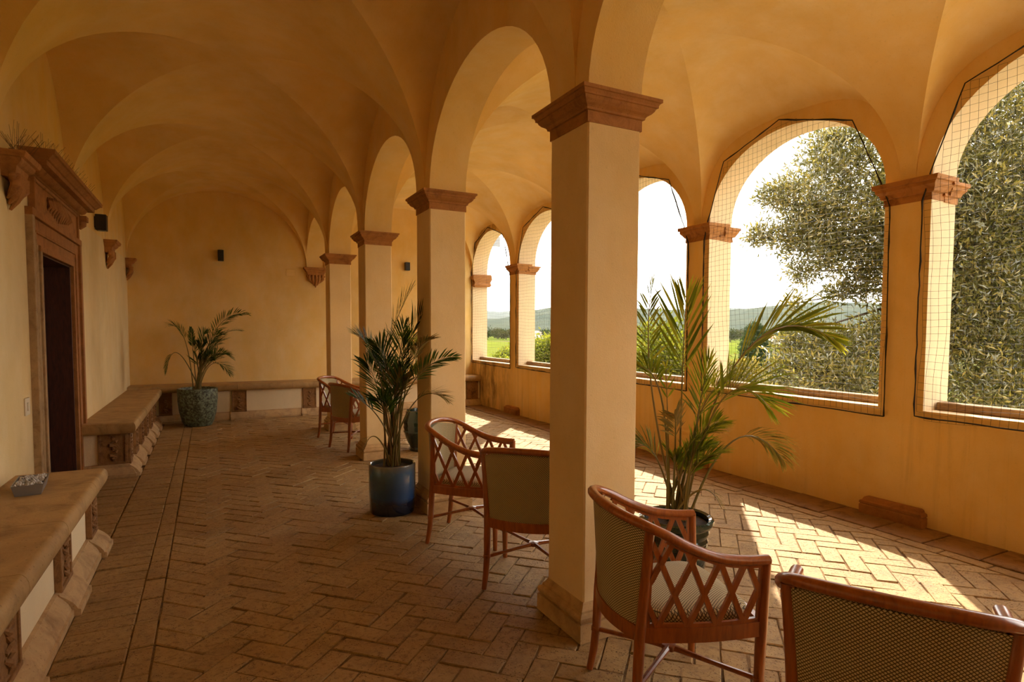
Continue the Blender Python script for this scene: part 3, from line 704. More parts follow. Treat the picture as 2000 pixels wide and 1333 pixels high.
# ------------------------------------------------------------------ stone benches
def bench(name, label, org, ang, length, depth, ztop, pil, slabs, end_panel=False, mirror=False, seed=0):
    """local frame: +x runs along the bench, wall at y=0, front towards -y"""
    t = empty(name, (org[0], org[1], 0), ang); tag(t, label, 'bench', 'stone wall benches'); r = random.Random(seed)
    nose = 0.115; fy = -(depth-0.07); z0 = ztop-nose
    def slab(x0, x1, endcap0, endcap1):
        prof = [(0.0, z0), (-depth+0.035, z0)] + [(-depth+0.035-0.057*math.sin(a)*0.6, ztop-nose/2-nose/2*math.cos(a)) for a in [PI*i/8 for i in range(1, 8)]] + [(-depth+0.035, ztop), (0.0, ztop)]
        m = MB(); m.loft([[(x, y, z+(0 if 0 < i < len(prof)-1 else 0)) for i, (y, z) in enumerate(prof)] for x in (x0+0.002, x1-0.002)])
        if endcap0:                              # rounded return
            m = MB(); rg = []
            for a in [PI*i/8 for i in range(9)]:
                e = 0.034*math.sin(a); z = ztop-nose/2-nose/2*math.cos(a)
                rg.append([(x0-e, 0, z), (x0-e, -depth+0.035-e, z), (x1-0.002, -depth+0.035-e, z), (x1-0.002, 0, z)])
            m.loft([list(reversed(q)) for q in rg])
        if endcap1:
            m = MB(); rg = []
            for a in [PI*i/8 for i in range(9)]:
                e = 0.034*math.sin(a); z = ztop-nose/2-nose/2*math.cos(a)
                rg.append([(x0+0.002, 0, z), (x0+0.002, -depth+0.035-e, z), (x1+e, -depth+0.035-e, z), (x1+e, 0, z)])
            m.loft([list(reversed(q)) for q in rg])
        m.build('seat_slab', M['seatstone'], t, 50)
    for i, (a, b) in enumerate(slabs): slab(a, b, end_panel == 'start' and i == 0, end_panel == 'end' and i == len(slabs)-1)
    e0 = 0.05 if end_panel == 'start' else 0.0; e1 = length-(0.05 if end_panel == 'end' else 0)
    MB().box(e0, e1, fy+0.02, 0, 0, z0, 0).build('plaster_core', M['panel'], t)
    bprof = [(0.085, 0.0), (0.085, 0.035), (0.075, 0.040), (0.072, 0.052), (0.060, 0.075), (0.040, 0.100), (0.022, 0.118), (0.018, 0.128), (0.004, 0.132)]
    def base(x0, x1, k, ends=(0, 0)):
        m = MB(); rg = []
        for p, z in bprof:
            p2 = p*k
            rg.append([(x0-(p2 if ends[0] else 0), 0, z), (x0-(p2 if ends[0] else 0), fy+0.02-p2, z), (x1+(p2 if ends[1] else 0), fy+0.02-p2, z), (x1+(p2 if ends[1] else 0), 0, z)])
        m.loft([list(reversed(q)) for q in rg]); return m
    base(e0, e1, 1.0, (end_panel == 'start', end_panel == 'end')).build('base_moulding', M['basestone'], t)
    for (a, b) in pil:
        p = MB(); p.box(a, b, fy-0.005, fy+0.05, 0.12, z0, 0.003)
        for q in ((a-0.002, a+0.018), (b-0.018, b+0.002)): p.box(q[0], q[1], fy-0.014, fy+0.018, 0.13, z0-0.002, 0.003)
        p.box(a-0.004, b+0.004, fy-0.016, fy+0.016, z0-0.022, z0-0.001, 0.003); p.box(a-0.004, b+0.004, fy-0.016, fy+0.016, 0.125, 0.148, 0.003)
        po = p.build('pilaster', M['carved'], t)
        c = MB(); xm = (a+b)/2; hh = z0-0.15
        for j in range(7):
            zz = 0.165+hh*0.11*j; sx = math.sin(j*1.7+seed+a)*0.035
            c.tube([(xm-sx, fy-0.004, zz), (xm+sx*0.6, fy-0.014, zz+0.02), (xm+sx*1.4, fy-0.004, zz+0.042)], [0.010, 0.016, 0.006], 6)
        c.build('relief', M['carved'], po, 50)
        base(a-0.03, b+0.03, 1.35).build('plinth_block', M['basestone'], t)
    if end_panel:
        xe = e0 if end_panel == 'start' else e1; sg = -1 if end_panel == 'start' else 1
        p = MB(); x0, x1 = sorted((xe+sg*0.006, xe-sg*0.03)); yf, yb = fy+0.015, fy+0.26
        p.box(x0, x1, yf, yb, 0.13, z0, 0.003)
        xo0, xo1 = sorted((xe+sg*0.018, xe-sg*0.004))
        for q in ((yf-0.002, yf+0.022), (yb-0.022, yb+0.002)): p.box(xo0, xo1, q[0], q[1], 0.132, z0-0.002, 0.003)
        p.box(xo0-0.001, xo1+0.001, yf-0.004, yb+0.004, z0-0.025, z0-0.001, 0.003); p.box(xo0-0.001, xo1+0.001, yf-0.004, yb+0.004, 0.13, 0.155, 0.003)
        po = p.build('end_pilaster', M['carved'], t)
        c = MB(); ym = (yf+yb)/2
        for j in range(7): c.tube([(xe+sg*0.004, ym-0.03*math.sin(j*2.1), 0.17+j*0.035), (xe+sg*0.016, ym+0.03*math.sin(j*2.1), 0.19+j*0.035), (xe+sg*0.004, ym+0.045*math.sin(j*2.1), 0.205+j*0.035)], [0.01, 0.017, 0.006], 6)
        c.build('relief', M['carved'], po, 50)
    return t
# left benches run along +Y with the wall at x = XL: local x -> world -Y, local -y -> world +X
B1Y = 4.90
bench('stone_bench', 'near left stone bench with the grey metal box on it', (XL+0.003, B1Y-4.2), PI/2, 4.2, 0.50, 0.535,
      [(4.2-b, 4.2-a) for a, b in ((0.06, 0.28), (0.90, 1.16), (1.90, 2.18), (2.95, 3.2))], [(4.2-b, 4.2-a) for a, b in ((3.1, 4.2), (2.0, 3.1), (1.27, 2.0), (0.43, 1.27), (0.0, 0.43))], 'end', seed=1)
bench('stone_bench', 'middle left stone bench between the door and the end wall', (XL+0.003, 7.05), PI/2, 3.67, 0.47, 0.56,
      [(a-7.05, b-7.05) for a, b in ((7.09, 7.24), (7.60, 7.86), (8.22, 8.48), (8.85, 9.11), (9.47, 9.73), (10.1, 10.3))], [(0, 1.2), (1.2, 2.5), (2.5, 3.67)], 'start', seed=2)
bench('stone_bench', 'stone bench along the end wall behind the speckled pot', (XL+0.003, YE-0.003), 0.0, XB-XL-0.006, 0.47, 0.60,
      [(0.42, 0.60), (1.47, 1.69), (2.60, 2.82), (3.72, 3.94), (4.84, 5.06), (5.72, 5.96)], [(0, 1.55), (1.55, 2.42), (2.42, 3.9), (3.9, 5.0), (5.0, XB-XL-0.006)], False, seed=3)

# ---- metal box with clear tokens on the near bench
t = empty('metal_tray', (-0.965, 4.40, 0.536), 0.10); tag(t, 'small grey zinc box filled with pale gravel on the near bench', 'tray')
m = MB(); rg = []
for w_, d_, z in ((0.060, 0.135, 0.0), (0.074, 0.150, 0.062), (0.077, 0.153, 0.064), (0.070, 0.146, 0.064), (0.066, 0.142, 0.045)): rg.append([(-w_, -d_, z), (w_, -d_, z), (w_, d_, z), (-w_, d_, z)])
m.loft(rg); m.build('box', M['zinc'], t)
m = MB(); r = random.Random(4)
for i in range(150):
    x, y, s_ = r.uniform(-.062, .062), r.uniform(-.138, .138), r.uniform(.006, .010)
    m.lathe([(s_*0.4, -s_), (s_, 0), (s_*0.4, s_)], 5, (x, y, 0.058+r.uniform(-.004, .006)))
tag(m.build('gravel', M['clear'], t), kind='stuff')

# ------------------------------------------------------------------ armchairs
def bez(ps, n):
    """Catmull-Rom through points"""
    P = [Vector(p) for p in ps]; P = [P[0]*2-P[1]] + P + [P[-1]*2-P[-2]]; out = []
    for i in range(1, len(P)-2):
        for j in range(n):
            t = j/n; a, b, c, d = P[i-1], P[i], P[i+1], P[i+2]
            out.append(0.5*((2*b)+(c-a)*t+(2*a-5*b+4*c-d)*t*t+(3*b-3*c+d-a)*t**3))
    return out + [P[-2]]
def make_chair():
    """local: front is +x, left is +y, floor at 0"""
    t = empty('armchair')
    W = M['chairwood']; AH = 0.655; BH = 0.825
    half = [(0.250, 0.280, AH), (0.16, 0.282, AH+0.004), (0.05, 0.285, AH+0.022), (-0.06, 0.284, AH+0.064), (-0.155, 0.272, AH+0.114), (-0.225, 0.243, AH+0.146), (-0.272, 0.185, BH-0.008), (-0.298, 0.095, BH), (-0.306, 0.0, BH+0.002)]
    path = [tuple(p) for p in bez(half, 5)]
    full = path + [(x, -y, z) for x, y, z in reversed(path[:-1])]
    m = MB(); m.tube(full, 0.0215, 10, 0.86, up=(0, 0, 1)); m.build('top_rail', W, t, 45)
    def rail_at(x):                                   # side rail (y>0): lateral position and height
        best = min(path[:26], key=lambda p: abs(p[0]-x)); return best
    for s in (-1, 1):
        # front post is the front leg
        m = MB(); m.tube([(0.238, s*0.252, 0.0), (0.238, s*0.254, 0.175), (0.238, s*0.256, 0.178), (0.238, s*0.256, 0.192), (0.239, s*0.256, 0.196), (0.240, s*0.262, 0.37), (0.242, s*0.270, 0.50), (0.242, s*0.279, AH+0.002)],
                         [0.0150, 0.0185, 0.0215, 0.0215, 0.0190, 0.0215, 0.0185, 0.0180], 10); m.build('leg', W, t, 40)
        m = MB(); m.tube([(-0.262, s*0.232, 0.0), (-0.246, s*0.226, 0.09), (-0.238, s*0.223, 0.175), (-0.238, s*0.223, 0.178), (-0.237, s*0.223, 0.192), (-0.236, s*0.223, 0.196), (-0.228, s*0.222, 0.37), (-0.222, s*0.226, 0.45), (-0.214, s*0.240, 0.65), (-0.210, s*0.254, 0.782)],
                         [0.0150, 0.0175, 0.0185, 0.0215, 0.0215, 0.0190, 0.0215, 0.0200, 0.0185, 0.0180], 10); m.build('leg', W, t, 40)
        # side apron, bowed outwards
        m = MB(); n = 10; rg = []
        for i in range(n+1):
            f = i/n; x = -0.228+0.468*f; y = 0.222+(0.262-0.222)*f+0.022*math.sin(PI*f)
            rg.append([(x, s*(y-0.012), 0.362), (x, s*(y+0.012), 0.362), (x, s*(y+0.012), 0.418), (x, s*(y-0.012), 0.418)])
        m.loft(rg); m.build('side_apron', W, t, 40)
        # lattice panel between apron and arm
        m = MB(); z0 = 0.418
        def surf(x, z):
            ry = rail_at(x); f = (x+0.228)/0.468; yb = 0.222+(0.262-0.222)*f+0.022*math.sin(PI*max(0, min(1, f))); k = (z-z0)/max(0.05, ry[2]-z0)
            return s*(yb+(ry[1]-yb)*k)
        def bar(pts, w):
            th = 0.0065; rg = []
            for i, (x, z) in enumerate(pts):
                q = pts[min(i+1, len(pts)-1)]; o = pts[max(i-1, 0)]; dx, dz = q[0]-o[0], q[1]-o[1]; L = math.hypot(dx, dz) or 1; nx, nz = -dz/L*w, dx/L*w
                y1 = surf(x, z); rg.append([(x-nx, y1-th, z-nz), (x+nx, y1-th, z+nz), (x+nx, y1+th, z+nz), (x-nx, y1+th, z-nz)])
            m.loft(rg)
        xa, xb = -0.205, 0.226; slope = 2.25; step = 0.109
        for sg in (-1, 1):
            for i in range(-8, 14):
                xs = 0.160-i*step
                pts = []
                for j in range(60):
                    z = z0+0.001+j*0.0075; x = xs+sg*(z-z0)/slope
                    if x < xa or x > xb: 
                        if pts: break
                        continue
                    if z > rail_at(x)[2]-0.012: break
                    pts.append((x, z))
                if len(pts) > 2: bar(pts[::3]+([pts[-1]] if (len(pts)-1) % 3 else []), 0.0100)
        bar([(xa, z0+0.0), (xa, 0.6), (xa, rail_at(xa)[2]-0.01)], 0.010); bar([(xb, z0), (xb, 0.55), (xb, rail_at(xb)[2]-0.01)], 0.010)
        bar([(xa+0.043*i, z0+0.006) for i in range(11)], 0.008)
        bar([(p[0], p[2]-0.020) for p in path[2:22:3]], 0.008)
        m.build('lattice_side', W, t)
    # front apron, curved back rail, stretcher
    m = MB(); rg = []
    for i in range(11):
        f = i/10; y = -0.262+0.524*f; x = 0.240+0.018*math.sin(PI*f)
        rg.append([(x-0.012, y, 0.362), (x+0.012, y, 0.362), (x+0.012, y, 0.418), (x-0.012, y, 0.418)])
    m.loft(rg); m.build('front_apron', W, t, 40)
    m = MB(); rg = []
    for i in range(15):
        f = i/14; y = -0.224+0.448*f; x = -0.228-0.050*math.sin(PI*f)
        rg.append([(x-0.013, y, 0.362), (x+0.013, y, 0.362), (x+0.013, y, 0.418), (x-0.013, y, 0.418)])
    m.loft(rg); m.build('back_apron', W, t, 40)
    m = MB(); cz = 0.200; cx = 0.0
    for (x, y) in ((0.238, 0.255), (0.238, -0.255), (-0.238, 0.223), (-0.238, -0.223)):
        d = Vector((cx-x, -y, 0)).normalized()*0.055
        m.tube([(x, y, 0.185), ((x+cx)/2, y/2, cz-0.008), (cx-d.x, -d.y, cz-0.002), (cx, 0, cz)], [0.0115, 0.0105, 0.013, 0.016], 8, 0.9)
    m.lathe([(0.012, -0.014), (0.030, -0.010), (0.033, 0.0), (0.030, 0.010), (0.012, 0.013)], 8, (cx, 0, cz)); m.build('stretcher', W, t, 40)
    # upholstered back, bulging to the rear
    m = MB(); nu, nv = 14, 8; rings = []
    front, back, uvf = [], [], []
    for j in range(nv+1):
        h = j/nv; z = 0.405+(0.805-0.405)*h
        for i in range(nu+1):
            f = i/nu*2-1; hw = 0.212+0.034*h; bul = 0.052+0.040*h; xb_ = -0.222+0.012*h
            y = f*hw; x = xb_-bul*(1-abs(f)**2.2); zz = z-(0.03*h*abs(f)**2.5)
            front.append((x+0.017*(1-abs(f)**8*0.6)+0.004, y*0.985, zz)); back.append((x-0.010, y, zz)); uvf.append((0.002+f*0.27+0.3, z))
    N = nu+1; nb = len(front); fs = []
    for j in range(nv):
        for i in range(nu):
            a = j*N+i; fs.append((a, a+1, a+1+N, a+N)); fs.append((nb+a, nb+a+N, nb+a+1+N, nb+a+1))
    for j in range(nv):
        a = j*N; fs.append((a, a+N, nb+a+N, nb+a)); a = j*N+nu; fs.append((a, nb+a, nb+a+N, a+N))
    m.add(front+back, fs, uvf+uvf); m.build('backrest', M['fabric'], t, 60)
    # seat cushion
    m = MB(); rg = []; uv = []
    outl = []
    for i in range(40):
        a = 2*PI*i/40; cx_, sy_ = math.cos(a), math.sin(a); r_ = (abs(cx_)**5+abs(sy_)**5)**(-1/5.0)
        x = 0.012+0.228*cx_*r_; f = (x+0.228)/0.468; outl.append((x, (0.212+0.036*f+0.012)*sy_*r_))
    for k, z in ((0.985, 0.395), (1.0, 0.42), (0.995, 0.436), (0.965, 0.451), (0.90, 0.461), (0.7, 0.468), (0.35, 0.472), (0.02, 0.473)):
        rg.append([(x*k, y*k, z) for x, y in outl]); uv += [(x*k*1.0+0.5, y*k+0.5+(0.45-z)) for x, y in outl]
    m.loft(rg, uvs=uv); m.build('seat', M['fabric'], t, 60)
    return t
GC = 'lattice-sided armchairs'
chair_spots = [(1.66, 1.80, -16, 'armchair right of the nearest pillar, shown from its lattice side'),
               (1.76, 0.985, 30, 'armchair at the lower right corner with its woven back to us, cut by the frame'),
               (1.685, 3.90, -40, 'armchair beside the second pillar, lattice side visible behind another armchair'),
               (1.735, 3.07, 47, 'armchair half hidden by the nearest pillar, woven back towards us'),
               (1.67, 8.50, -36, 'farthest armchair, in front of the farthest pillar, partly covered by the next one'),
               (1.66, 7.56, 18, 'far armchair with its back to us, just left of the third pillar')]
proto = make_chair()
for i, (x, y, a, lab) in enumerate(chair_spots):
    c = proto if i == 0 else copy_tree(proto)
    c.location = (x, y, 0.003); c.rotation_euler[2] = math.radians(a); tag(c, lab, 'armchair', GC)

# ------------------------------------------------------------------ palms
RV, FV, UV_ = _r, _f, Vector((0, 0, 1))
def qbez(a, b, c, t): return a*((1-t)**2)+b*(2*t*(1-t))+c*(t*t)
def frond(parent, p0, p1, p2, s0, ll, mat, n=20, seed=0, canes=True, width=0.0115, droop=0.35, ang0=44, roll=None):
    """one frond: cane, midrib and paired leaflets; all points in the palm's local frame"""
    r = random.Random(seed); pts = [qbez(p0, p1, p2, i/16) for i in range(17)]
    mb = MB(); mb.tube(pts, [0.009-0.0075*(i/16) for i in range(17)], 5); nstem = len(mb.f); tones = [r.uniform(0.1, 0.8)]*nstem
    V, Fc, T = [], [], []; ro = r.uniform(-0.9, 0.9) if roll is None else roll
    for i in range(n):
        f = s0+(1-s0)*(i+0.5)/n; c = qbez(p0, p1, p2, f); tg = (qbez(p0, p1, p2, min(1, f+0.01))-qbez(p0, p1, p2, f-0.01)).normalized()
        side = tg.cross(UV_)
        if side.length < 0.15: side = tg.cross(FV)
        side.normalize(); nrm = side.cross(tg).normalized()
        side, nrm = side*math.cos(ro)+nrm*math.sin(ro), nrm*math.cos(ro)-side*math.sin(ro)
        g = (f-s0)/(1-s0); L = ll*(0.55+0.75*math.sin(PI*min(1, g*0.85+0.12)))*(1-0.35*g)
        for sg in (-1, 1):
            if r.random() < 0.04: continue
            ang = math.radians(ang0-ang0*0.55*g+r.uniform(-7, 7)); d = (tg*math.cos(ang)+side*sg*math.sin(ang)+nrm*r.uniform(0.05, 0.28)).normalized()
            wv = d.cross(nrm).normalized()*width*r.uniform(0.8, 1.15); dr = droop*r.uniform(0.5, 1.4)
            L_ = L*r.uniform(0.85, 1.1); q1 = c+d*L_*0.33; q2 = c+d*L_*0.70-UV_*L_*0.10*dr; q3 = c+d*L_-UV_*L_*0.34*dr
            o = len(V); V += [c, q1+wv*0.5+nrm*0.002, q1-wv*0.5+nrm*0.002, q2+wv*0.42, q2-wv*0.42, q3]
            Fc += [(o, o+2, o+1), (o+1, o+2, o+4, o+3), (o+3, o+4, o+5)]; tn = r.uniform(0, 1)*0.8+(0.2 if g > 0.85 else 0); T += [tn]*3
    fo = mb.build('cane', M['cane'], parent, 60); set_tone(fo.data, tones)
    if V:
        k = MB(); k.add(V, Fc); lo = k.build('leaflets', mat, fo); set_tone(lo.data, T)
    return fo
def palm(name, label, loc, fronds, soil, dense=0, seed=0, spread=(0.3, 0.6, 0.5), mat='palm', ll=0.24, dry=0.0, stems=10):
    t = empty(name, loc); tag(t, label, 'potted plant', 'potted palms'); r = random.Random(seed)
    def L(v): return RV*v[0]+UV_*(v[1]+soil)+FV*v[2]
    for i, fr in enumerate(fronds):
        b = L((r.uniform(-.06, .06), -0.02, r.uniform(-.06, .06)))
        opt = fr[3] if len(fr) > 3 else {}
        frond(t, b, L(fr[0]), L(fr[1]), fr[2], opt.get('ll', ll), M[opt.get('mat', mat)], opt.get('n', 26), seed*100+i, width=opt.get('w', 0.0115), droop=opt.get('droop', 0.35), ang0=opt.get('ang', 44), roll=opt.get('roll'))
    for i in range(dense):
        a = r.uniform(0, 2*PI); h = r.uniform(spread[1]*0.55, spread[1]*1.1); q = r.uniform(0.25, 1)*spread[0]
        b = L((r.uniform(-.07, .07), -0.02, r.uniform(-.07, .07)))
        tip = L((math.cos(a)*q+spread[2], h, math.sin(a)*q*0.8)); ct = L((math.cos(a)*q*0.25+spread[2]*0.3, h*0.95, math.sin(a)*q*0.2))
        frond(t, b, ct, tip, 0.56, ll*r.uniform(0.75, 1.0), M['palm_dry' if r.random() < dry else mat], 22, seed*100+50+i)
    return t
def pot(parent, prof, mat, rim_in, soil, n=36):
    MB().lathe(prof, n).build('pot', M[mat], parent, 35)
    m = MB(); m.lathe([(0.01, soil+0.012), (rim_in*0.6, soil+0.008), (rim_in, soil-0.004)], 20); o = m.build('soil', M['soil'], parent, 60); chip(o, 3, 0.006)

p = palm('potted_palm', 'tall palm in the blue glazed pot beside the second pillar', (1.325, 4.735, 0), [
    ((-0.16, 0.95, 0.0), (0.17, 1.47, 0.02), 0.52, dict(ll=0.27)), ((-0.02, 0.95, 0.08), (0.29, 1.33, 0.12), 0.55, dict(ll=0.25)),
    ((-0.06, 1.02, -0.05), (-0.27, 1.08, -0.05), 0.55, {}), ((0.10, 0.90, -0.12), (0.55, 0.92, -0.22), 0.55, dict(ll=0.16)),
    ((0.18, 0.80, -0.10), (0.47, 0.58, -0.22), 0.55, dict(ll=0.17, mat='palm_dry')), ((-0.03, 0.50, -0.10), (-0.30, 0.60, -0.12), 0.62, dict(ll=0.15, n=7, w=0.035, droop=0.1)),
    ((0.10, 1.05, 0.0), (0.38, 1.06, -0.2), 0.6, dict(ll=0.14, mat='palm_dry')), ((-0.12, 0.42, -0.06), (-0.20, 0.18, -0.10), 0.7, dict(ll=0.14, n=6, mat='palm_dry')),
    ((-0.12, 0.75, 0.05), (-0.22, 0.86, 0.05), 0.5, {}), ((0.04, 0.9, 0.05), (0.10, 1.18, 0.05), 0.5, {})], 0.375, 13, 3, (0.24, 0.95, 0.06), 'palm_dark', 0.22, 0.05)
pot(p, [(0.165, 0.0), (0.178, 0.006), (0.183, 0.03), (0.190, 0.20), (0.190, 0.395), (0.187, 0.405), (0.178, 0.408), (0.170, 0.402), (0.166, 0.36), (0.02, 0.35)], 'pot_blue', 0.167, 0.375)
p = palm('potted_palm', 'sunlit palm in the dark green pot behind the nearest armchair', (2.50, 2.67, 0), [
    ((0.36, 1.50, 0.10), (0.98, 1.10, 0.10), 0.46, dict(ll=0.34, n=26, droop=0.2, ang=26, w=0.019, roll=1.1)), ((-0.26, 0.95, 0.0), (-0.15, 1.45, 0.05), 0.52, dict(ll=0.16, n=18)),
    ((0.03, 0.80, 0.05), (0.06, 1.36, 0.08), 0.60, dict(ll=0.36, n=15, droop=0.10, ang=30, w=0.015, roll=0.2)), ((-0.06, 1.08, -0.1), (-0.33, 0.92, -0.15), 0.58, dict(ll=0.18)),
    ((0.20, 1.12, -0.05), (0.50, 0.70, -0.12), 0.48, dict(ll=0.30, n=30, roll=0.9)), ((0.32, 0.80, 0.0), (0.62, 0.38, -0.05), 0.60, dict(ll=0.19, mat='palm_dry', droop=0.9)),
    ((0.14, 0.85, 0.10), (0.33, 0.82, 0.1), 0.5, dict(ll=0.24)), ((-0.10, 0.52, 0.1), (-0.22, 0.42, 0.12), 0.5, dict(ll=0.22)), ((0.15, 0.36, -0.05), (0.24, 0.10, -0.1), 0.65, dict(ll=0.10, n=7, mat='palm_dry')),
    ((-0.05, 0.5, 0), (-0.08, 0.95, 0.0), 0.75, dict(ll=0.10, n=5, droop=0.05)), ((0.05, 0.6, -0.05), (0.22, 0.55, -0.1), 0.5, dict(ll=0.18)), ((0.1, 0.75, -0.05), (0.16, 0.98, -0.08), 0.5, dict(ll=0.22))],
    0.355, 8, 5, (0.28, 0.62, 0.02), 'palm', 0.20, 0.15)
pot(p, [(0.14, 0.0), (0.155, 0.005), (0.175, 0.10), (0.188, 0.22), (0.182, 0.235), (0.190, 0.25), (0.183, 0.27), (0.196, 0.30), (0.190, 0.325), (0.212, 0.34), (0.222, 0.358), (0.220, 0.376), (0.206, 0.384), (0.190, 0.376), (0.184, 0.33), (0.02, 0.32)], 'pot_green', 0.185, 0.352)
p = palm('potted_palm', 'palm in the speckled green pot in the far left corner', (-0.18, 10.42, 0), [
    ((0.22, 1.32, 0.0), (0.83, 1.20, -0.05), 0.42, dict(ll=0.19)), ((0.25, 1.02, -0.1), (0.76, 0.94, -0.15), 0.5, dict(ll=0.19)),
    ((-0.10, 1.12, -0.05), (-0.36, 1.0, -0.1), 0.5, dict(ll=0.2)), ((-0.30, 1.05, -0.1), (-0.42, 0.28, -0.12), 0.68, dict(ll=0.12)),
    ((0.28, 0.72, -0.15), (0.60, 0.28, -0.2), 0.55, dict(ll=0.2)), ((0.25, 0.82, -0.1), (0.64, 0.52, -0.2), 0.5, dict(ll=0.2)), ((-0.06, 0.7, 0), (-0.08, 0.98, 0), 0.6, dict(ll=0.1))],
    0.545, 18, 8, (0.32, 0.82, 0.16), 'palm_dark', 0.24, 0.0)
pot(p, [(0.17, 0.0), (0.195, 0.006), (0.225, 0.07), (0.262, 0.22), (0.280, 0.40), (0.284, 0.55), (0.282, 0.582), (0.270, 0.588), (0.262, 0.58), (0.256, 0.53), (0.02, 0.52)], 'pot_speckle', 0.258, 0.545)
p = palm('potted_palm', 'palm in the dark green urn half hidden behind the second pillar', (2.36, 7.05, 0), [], 0.47, 12, 13, (0.30, 0.95, 0.0), 'palm', 0.22, 0.2)
pot(p, [(0.15, 0.0), (0.165, 0.01), (0.165, 0.03), (0.15, 0.045), (0.19, 0.12), (0.225, 0.22), (0.232, 0.24), (0.225, 0.26), (0.235, 0.30), (0.228, 0.32), (0.238, 0.36), (0.230, 0.40), (0.205, 0.46), (0.205, 0.50), (0.192, 0.505), (0.186, 0.46), (0.02, 0.45)], 'pot_green', 0.188, 0.47)

# ------------------------------------------------------------------ outside: terrain, hills, trees
def terrain_z(r): 
    t = max(0, min(1, (r-3)/55)); t = t*t*(3-2*t); return -0.9-5.6*t
def field_mat():
    n = NT('fields'); co = n.coord('Object', (1, 1, 0)); v = n.n('TexVoronoi'); n.l(n.coord('Object', (0.010, 0.0045, 0), (0, 0, 0.5)), v.inputs['Vector']); v.inputs['Scale'].default_value = 1.0
    sx = n.n('SeparateColor'); n.l(v.outputs['Color'], sx.inputs[0])
    c = n.ramp(sx.outputs[0], [(0.0, (0.075, 0.100, 0.014)), (0.35, (0.120, 0.138, 0.020)), (0.55, (0.090, 0.080, 0.034)), (0.75, (0.085, 0.112, 0.016)), (1.0, (0.105, 0.090, 0.042))])
    a = n.noise(co, 0.08, 6, 0.6); c = n.mix(n.ramp(a, [(0.4, (0,0,0)), (0.7, (0.6,)*3)]), c, (0.045, 0.055, 0.014)); n.col(c); n.b.inputs['Specular IOR Level'].default_value = 0.0; n.rough(1.0); return n.m
M['field'] = field_mat()
mb = MB(); radii = [0, 2, 4, 7, 11, 17, 25, 36, 50, 70, 100, 150, 220, 330, 500, 800, 1300, 2200, 3600, 5200]; na = 48; vs = []
for r_ in radii:
    for j in range(na+1):
        a = math.radians(-88+176*j/na); vs.append((XB+TB-0.02+r_*math.cos(a), 6+r_*math.sin(a), terrain_z(r_)))
mb.add(vs, [(i*(na+1)+j, (i+1)*(na+1)+j, (i+1)*(na+1)+j+1, i*(na+1)+j+1) for i in range(len(radii)-1) for j in range(na)])
ground = mb.build('ground', M['field'], smooth=80); tag(ground, kind='structure')
mb = MB(); mb.box(XB+TB, XB+TB+4.5, -4.0, 14.0, -1.2, -0.86, 0.02)        # unseen gravel strip, added to bounce sunlight up into the right-hand vault
mb.build('added_bounce_strip', stone('pale_bounce_gravel', (0.62, 0.55, 0.42), (0.45, 0.38, 0.27), 6, 0.5, 0.95, (0.72, 0.66, 0.52)), ground)
def hill_mat():
    n = NT('wooded_hill'); a = n.noise(n.coord('Object'), 0.012, 7, 0.65); n.col(n.ramp(a, [(0.35, (0.025, 0.034, 0.018)), (0.65, (0.05, 0.056, 0.03))])); n.rough(1.0); n.b.inputs['Specular IOR Level'].default_value = 0.0; n.bump(a, 0.4, 20); return n.m
M['hill'] = hill_mat()
def ridge(dist, hfun, depth, base, n=90, a0=-40, a1=70):
    """long wooded ridge around the plain, angles measured clockwise from the gallery axis"""
    m = MB(); rows = []
    for k, (fr, hf) in enumerate(((0, 0), (0.25, 0.42), (0.55, 0.8), (0.8, 0.98), (1.0, 1.0), (1.35, 0.6))):
        row = []
        for j in range(n+1):
            a = math.radians(a0+(a1-a0)*j/n); d = dist+depth*fr*(1+0.15*math.sin(j*0.9+k)); h = hfun(a0+(a1-a0)*j/n)
            row.append((d*math.sin(a), d*math.cos(a), base+h*hf*(1+0.03*math.sin(j*2.3+k*1.7))))
        rows.append(row)
    m.loft(rows, closed=False, cap=False); return m
import bisect
def interp(tab):
    xs = [a for a, b in tab]
    def f(x):
        i = max(1, min(len(xs)-1, bisect.bisect(xs, x))); (a, b), (c, d) = tab[i-1], tab[i]; t = max(0, min(1, (x-a)/(c-a))); t = t*t*(3-2*t); return b+(d-b)*t
    return f
# skyline elevation (degrees above the eye) by bearing from the gallery axis
h1 = interp([(-40, 1.2), (20, 1.1), (24, 1.05), (26.5, 1.25), (29, 1.95), (31, 2.1), (36, 2.2), (40, 2.05), (43, 1.95), (46, 1.75), (48, 1.85), (51, 2.3), (55, 2.45), (59, 2.3), (70, 2.6)])
DH = 3000.0
o = ridge(DH-900, lambda a: math.tan(math.radians(h1(a)))*DH+8.0, 900, -7.5).build('far_hills', M['hill'], smooth=80); tag(o, kind='structure')
h2 = interp([(-40, 1.9), (40, 1.9), (44, 2.15), (46, 2.25), (49, 2.0), (70, 2.2)])
DH2 = 6500.0
o = ridge(DH2-900, lambda a: math.tan(math.radians(h2(a)))*DH2+8.0, 900, -7.5).build('distant_ridge', M['hill'], smooth=80); tag(o, kind='structure')

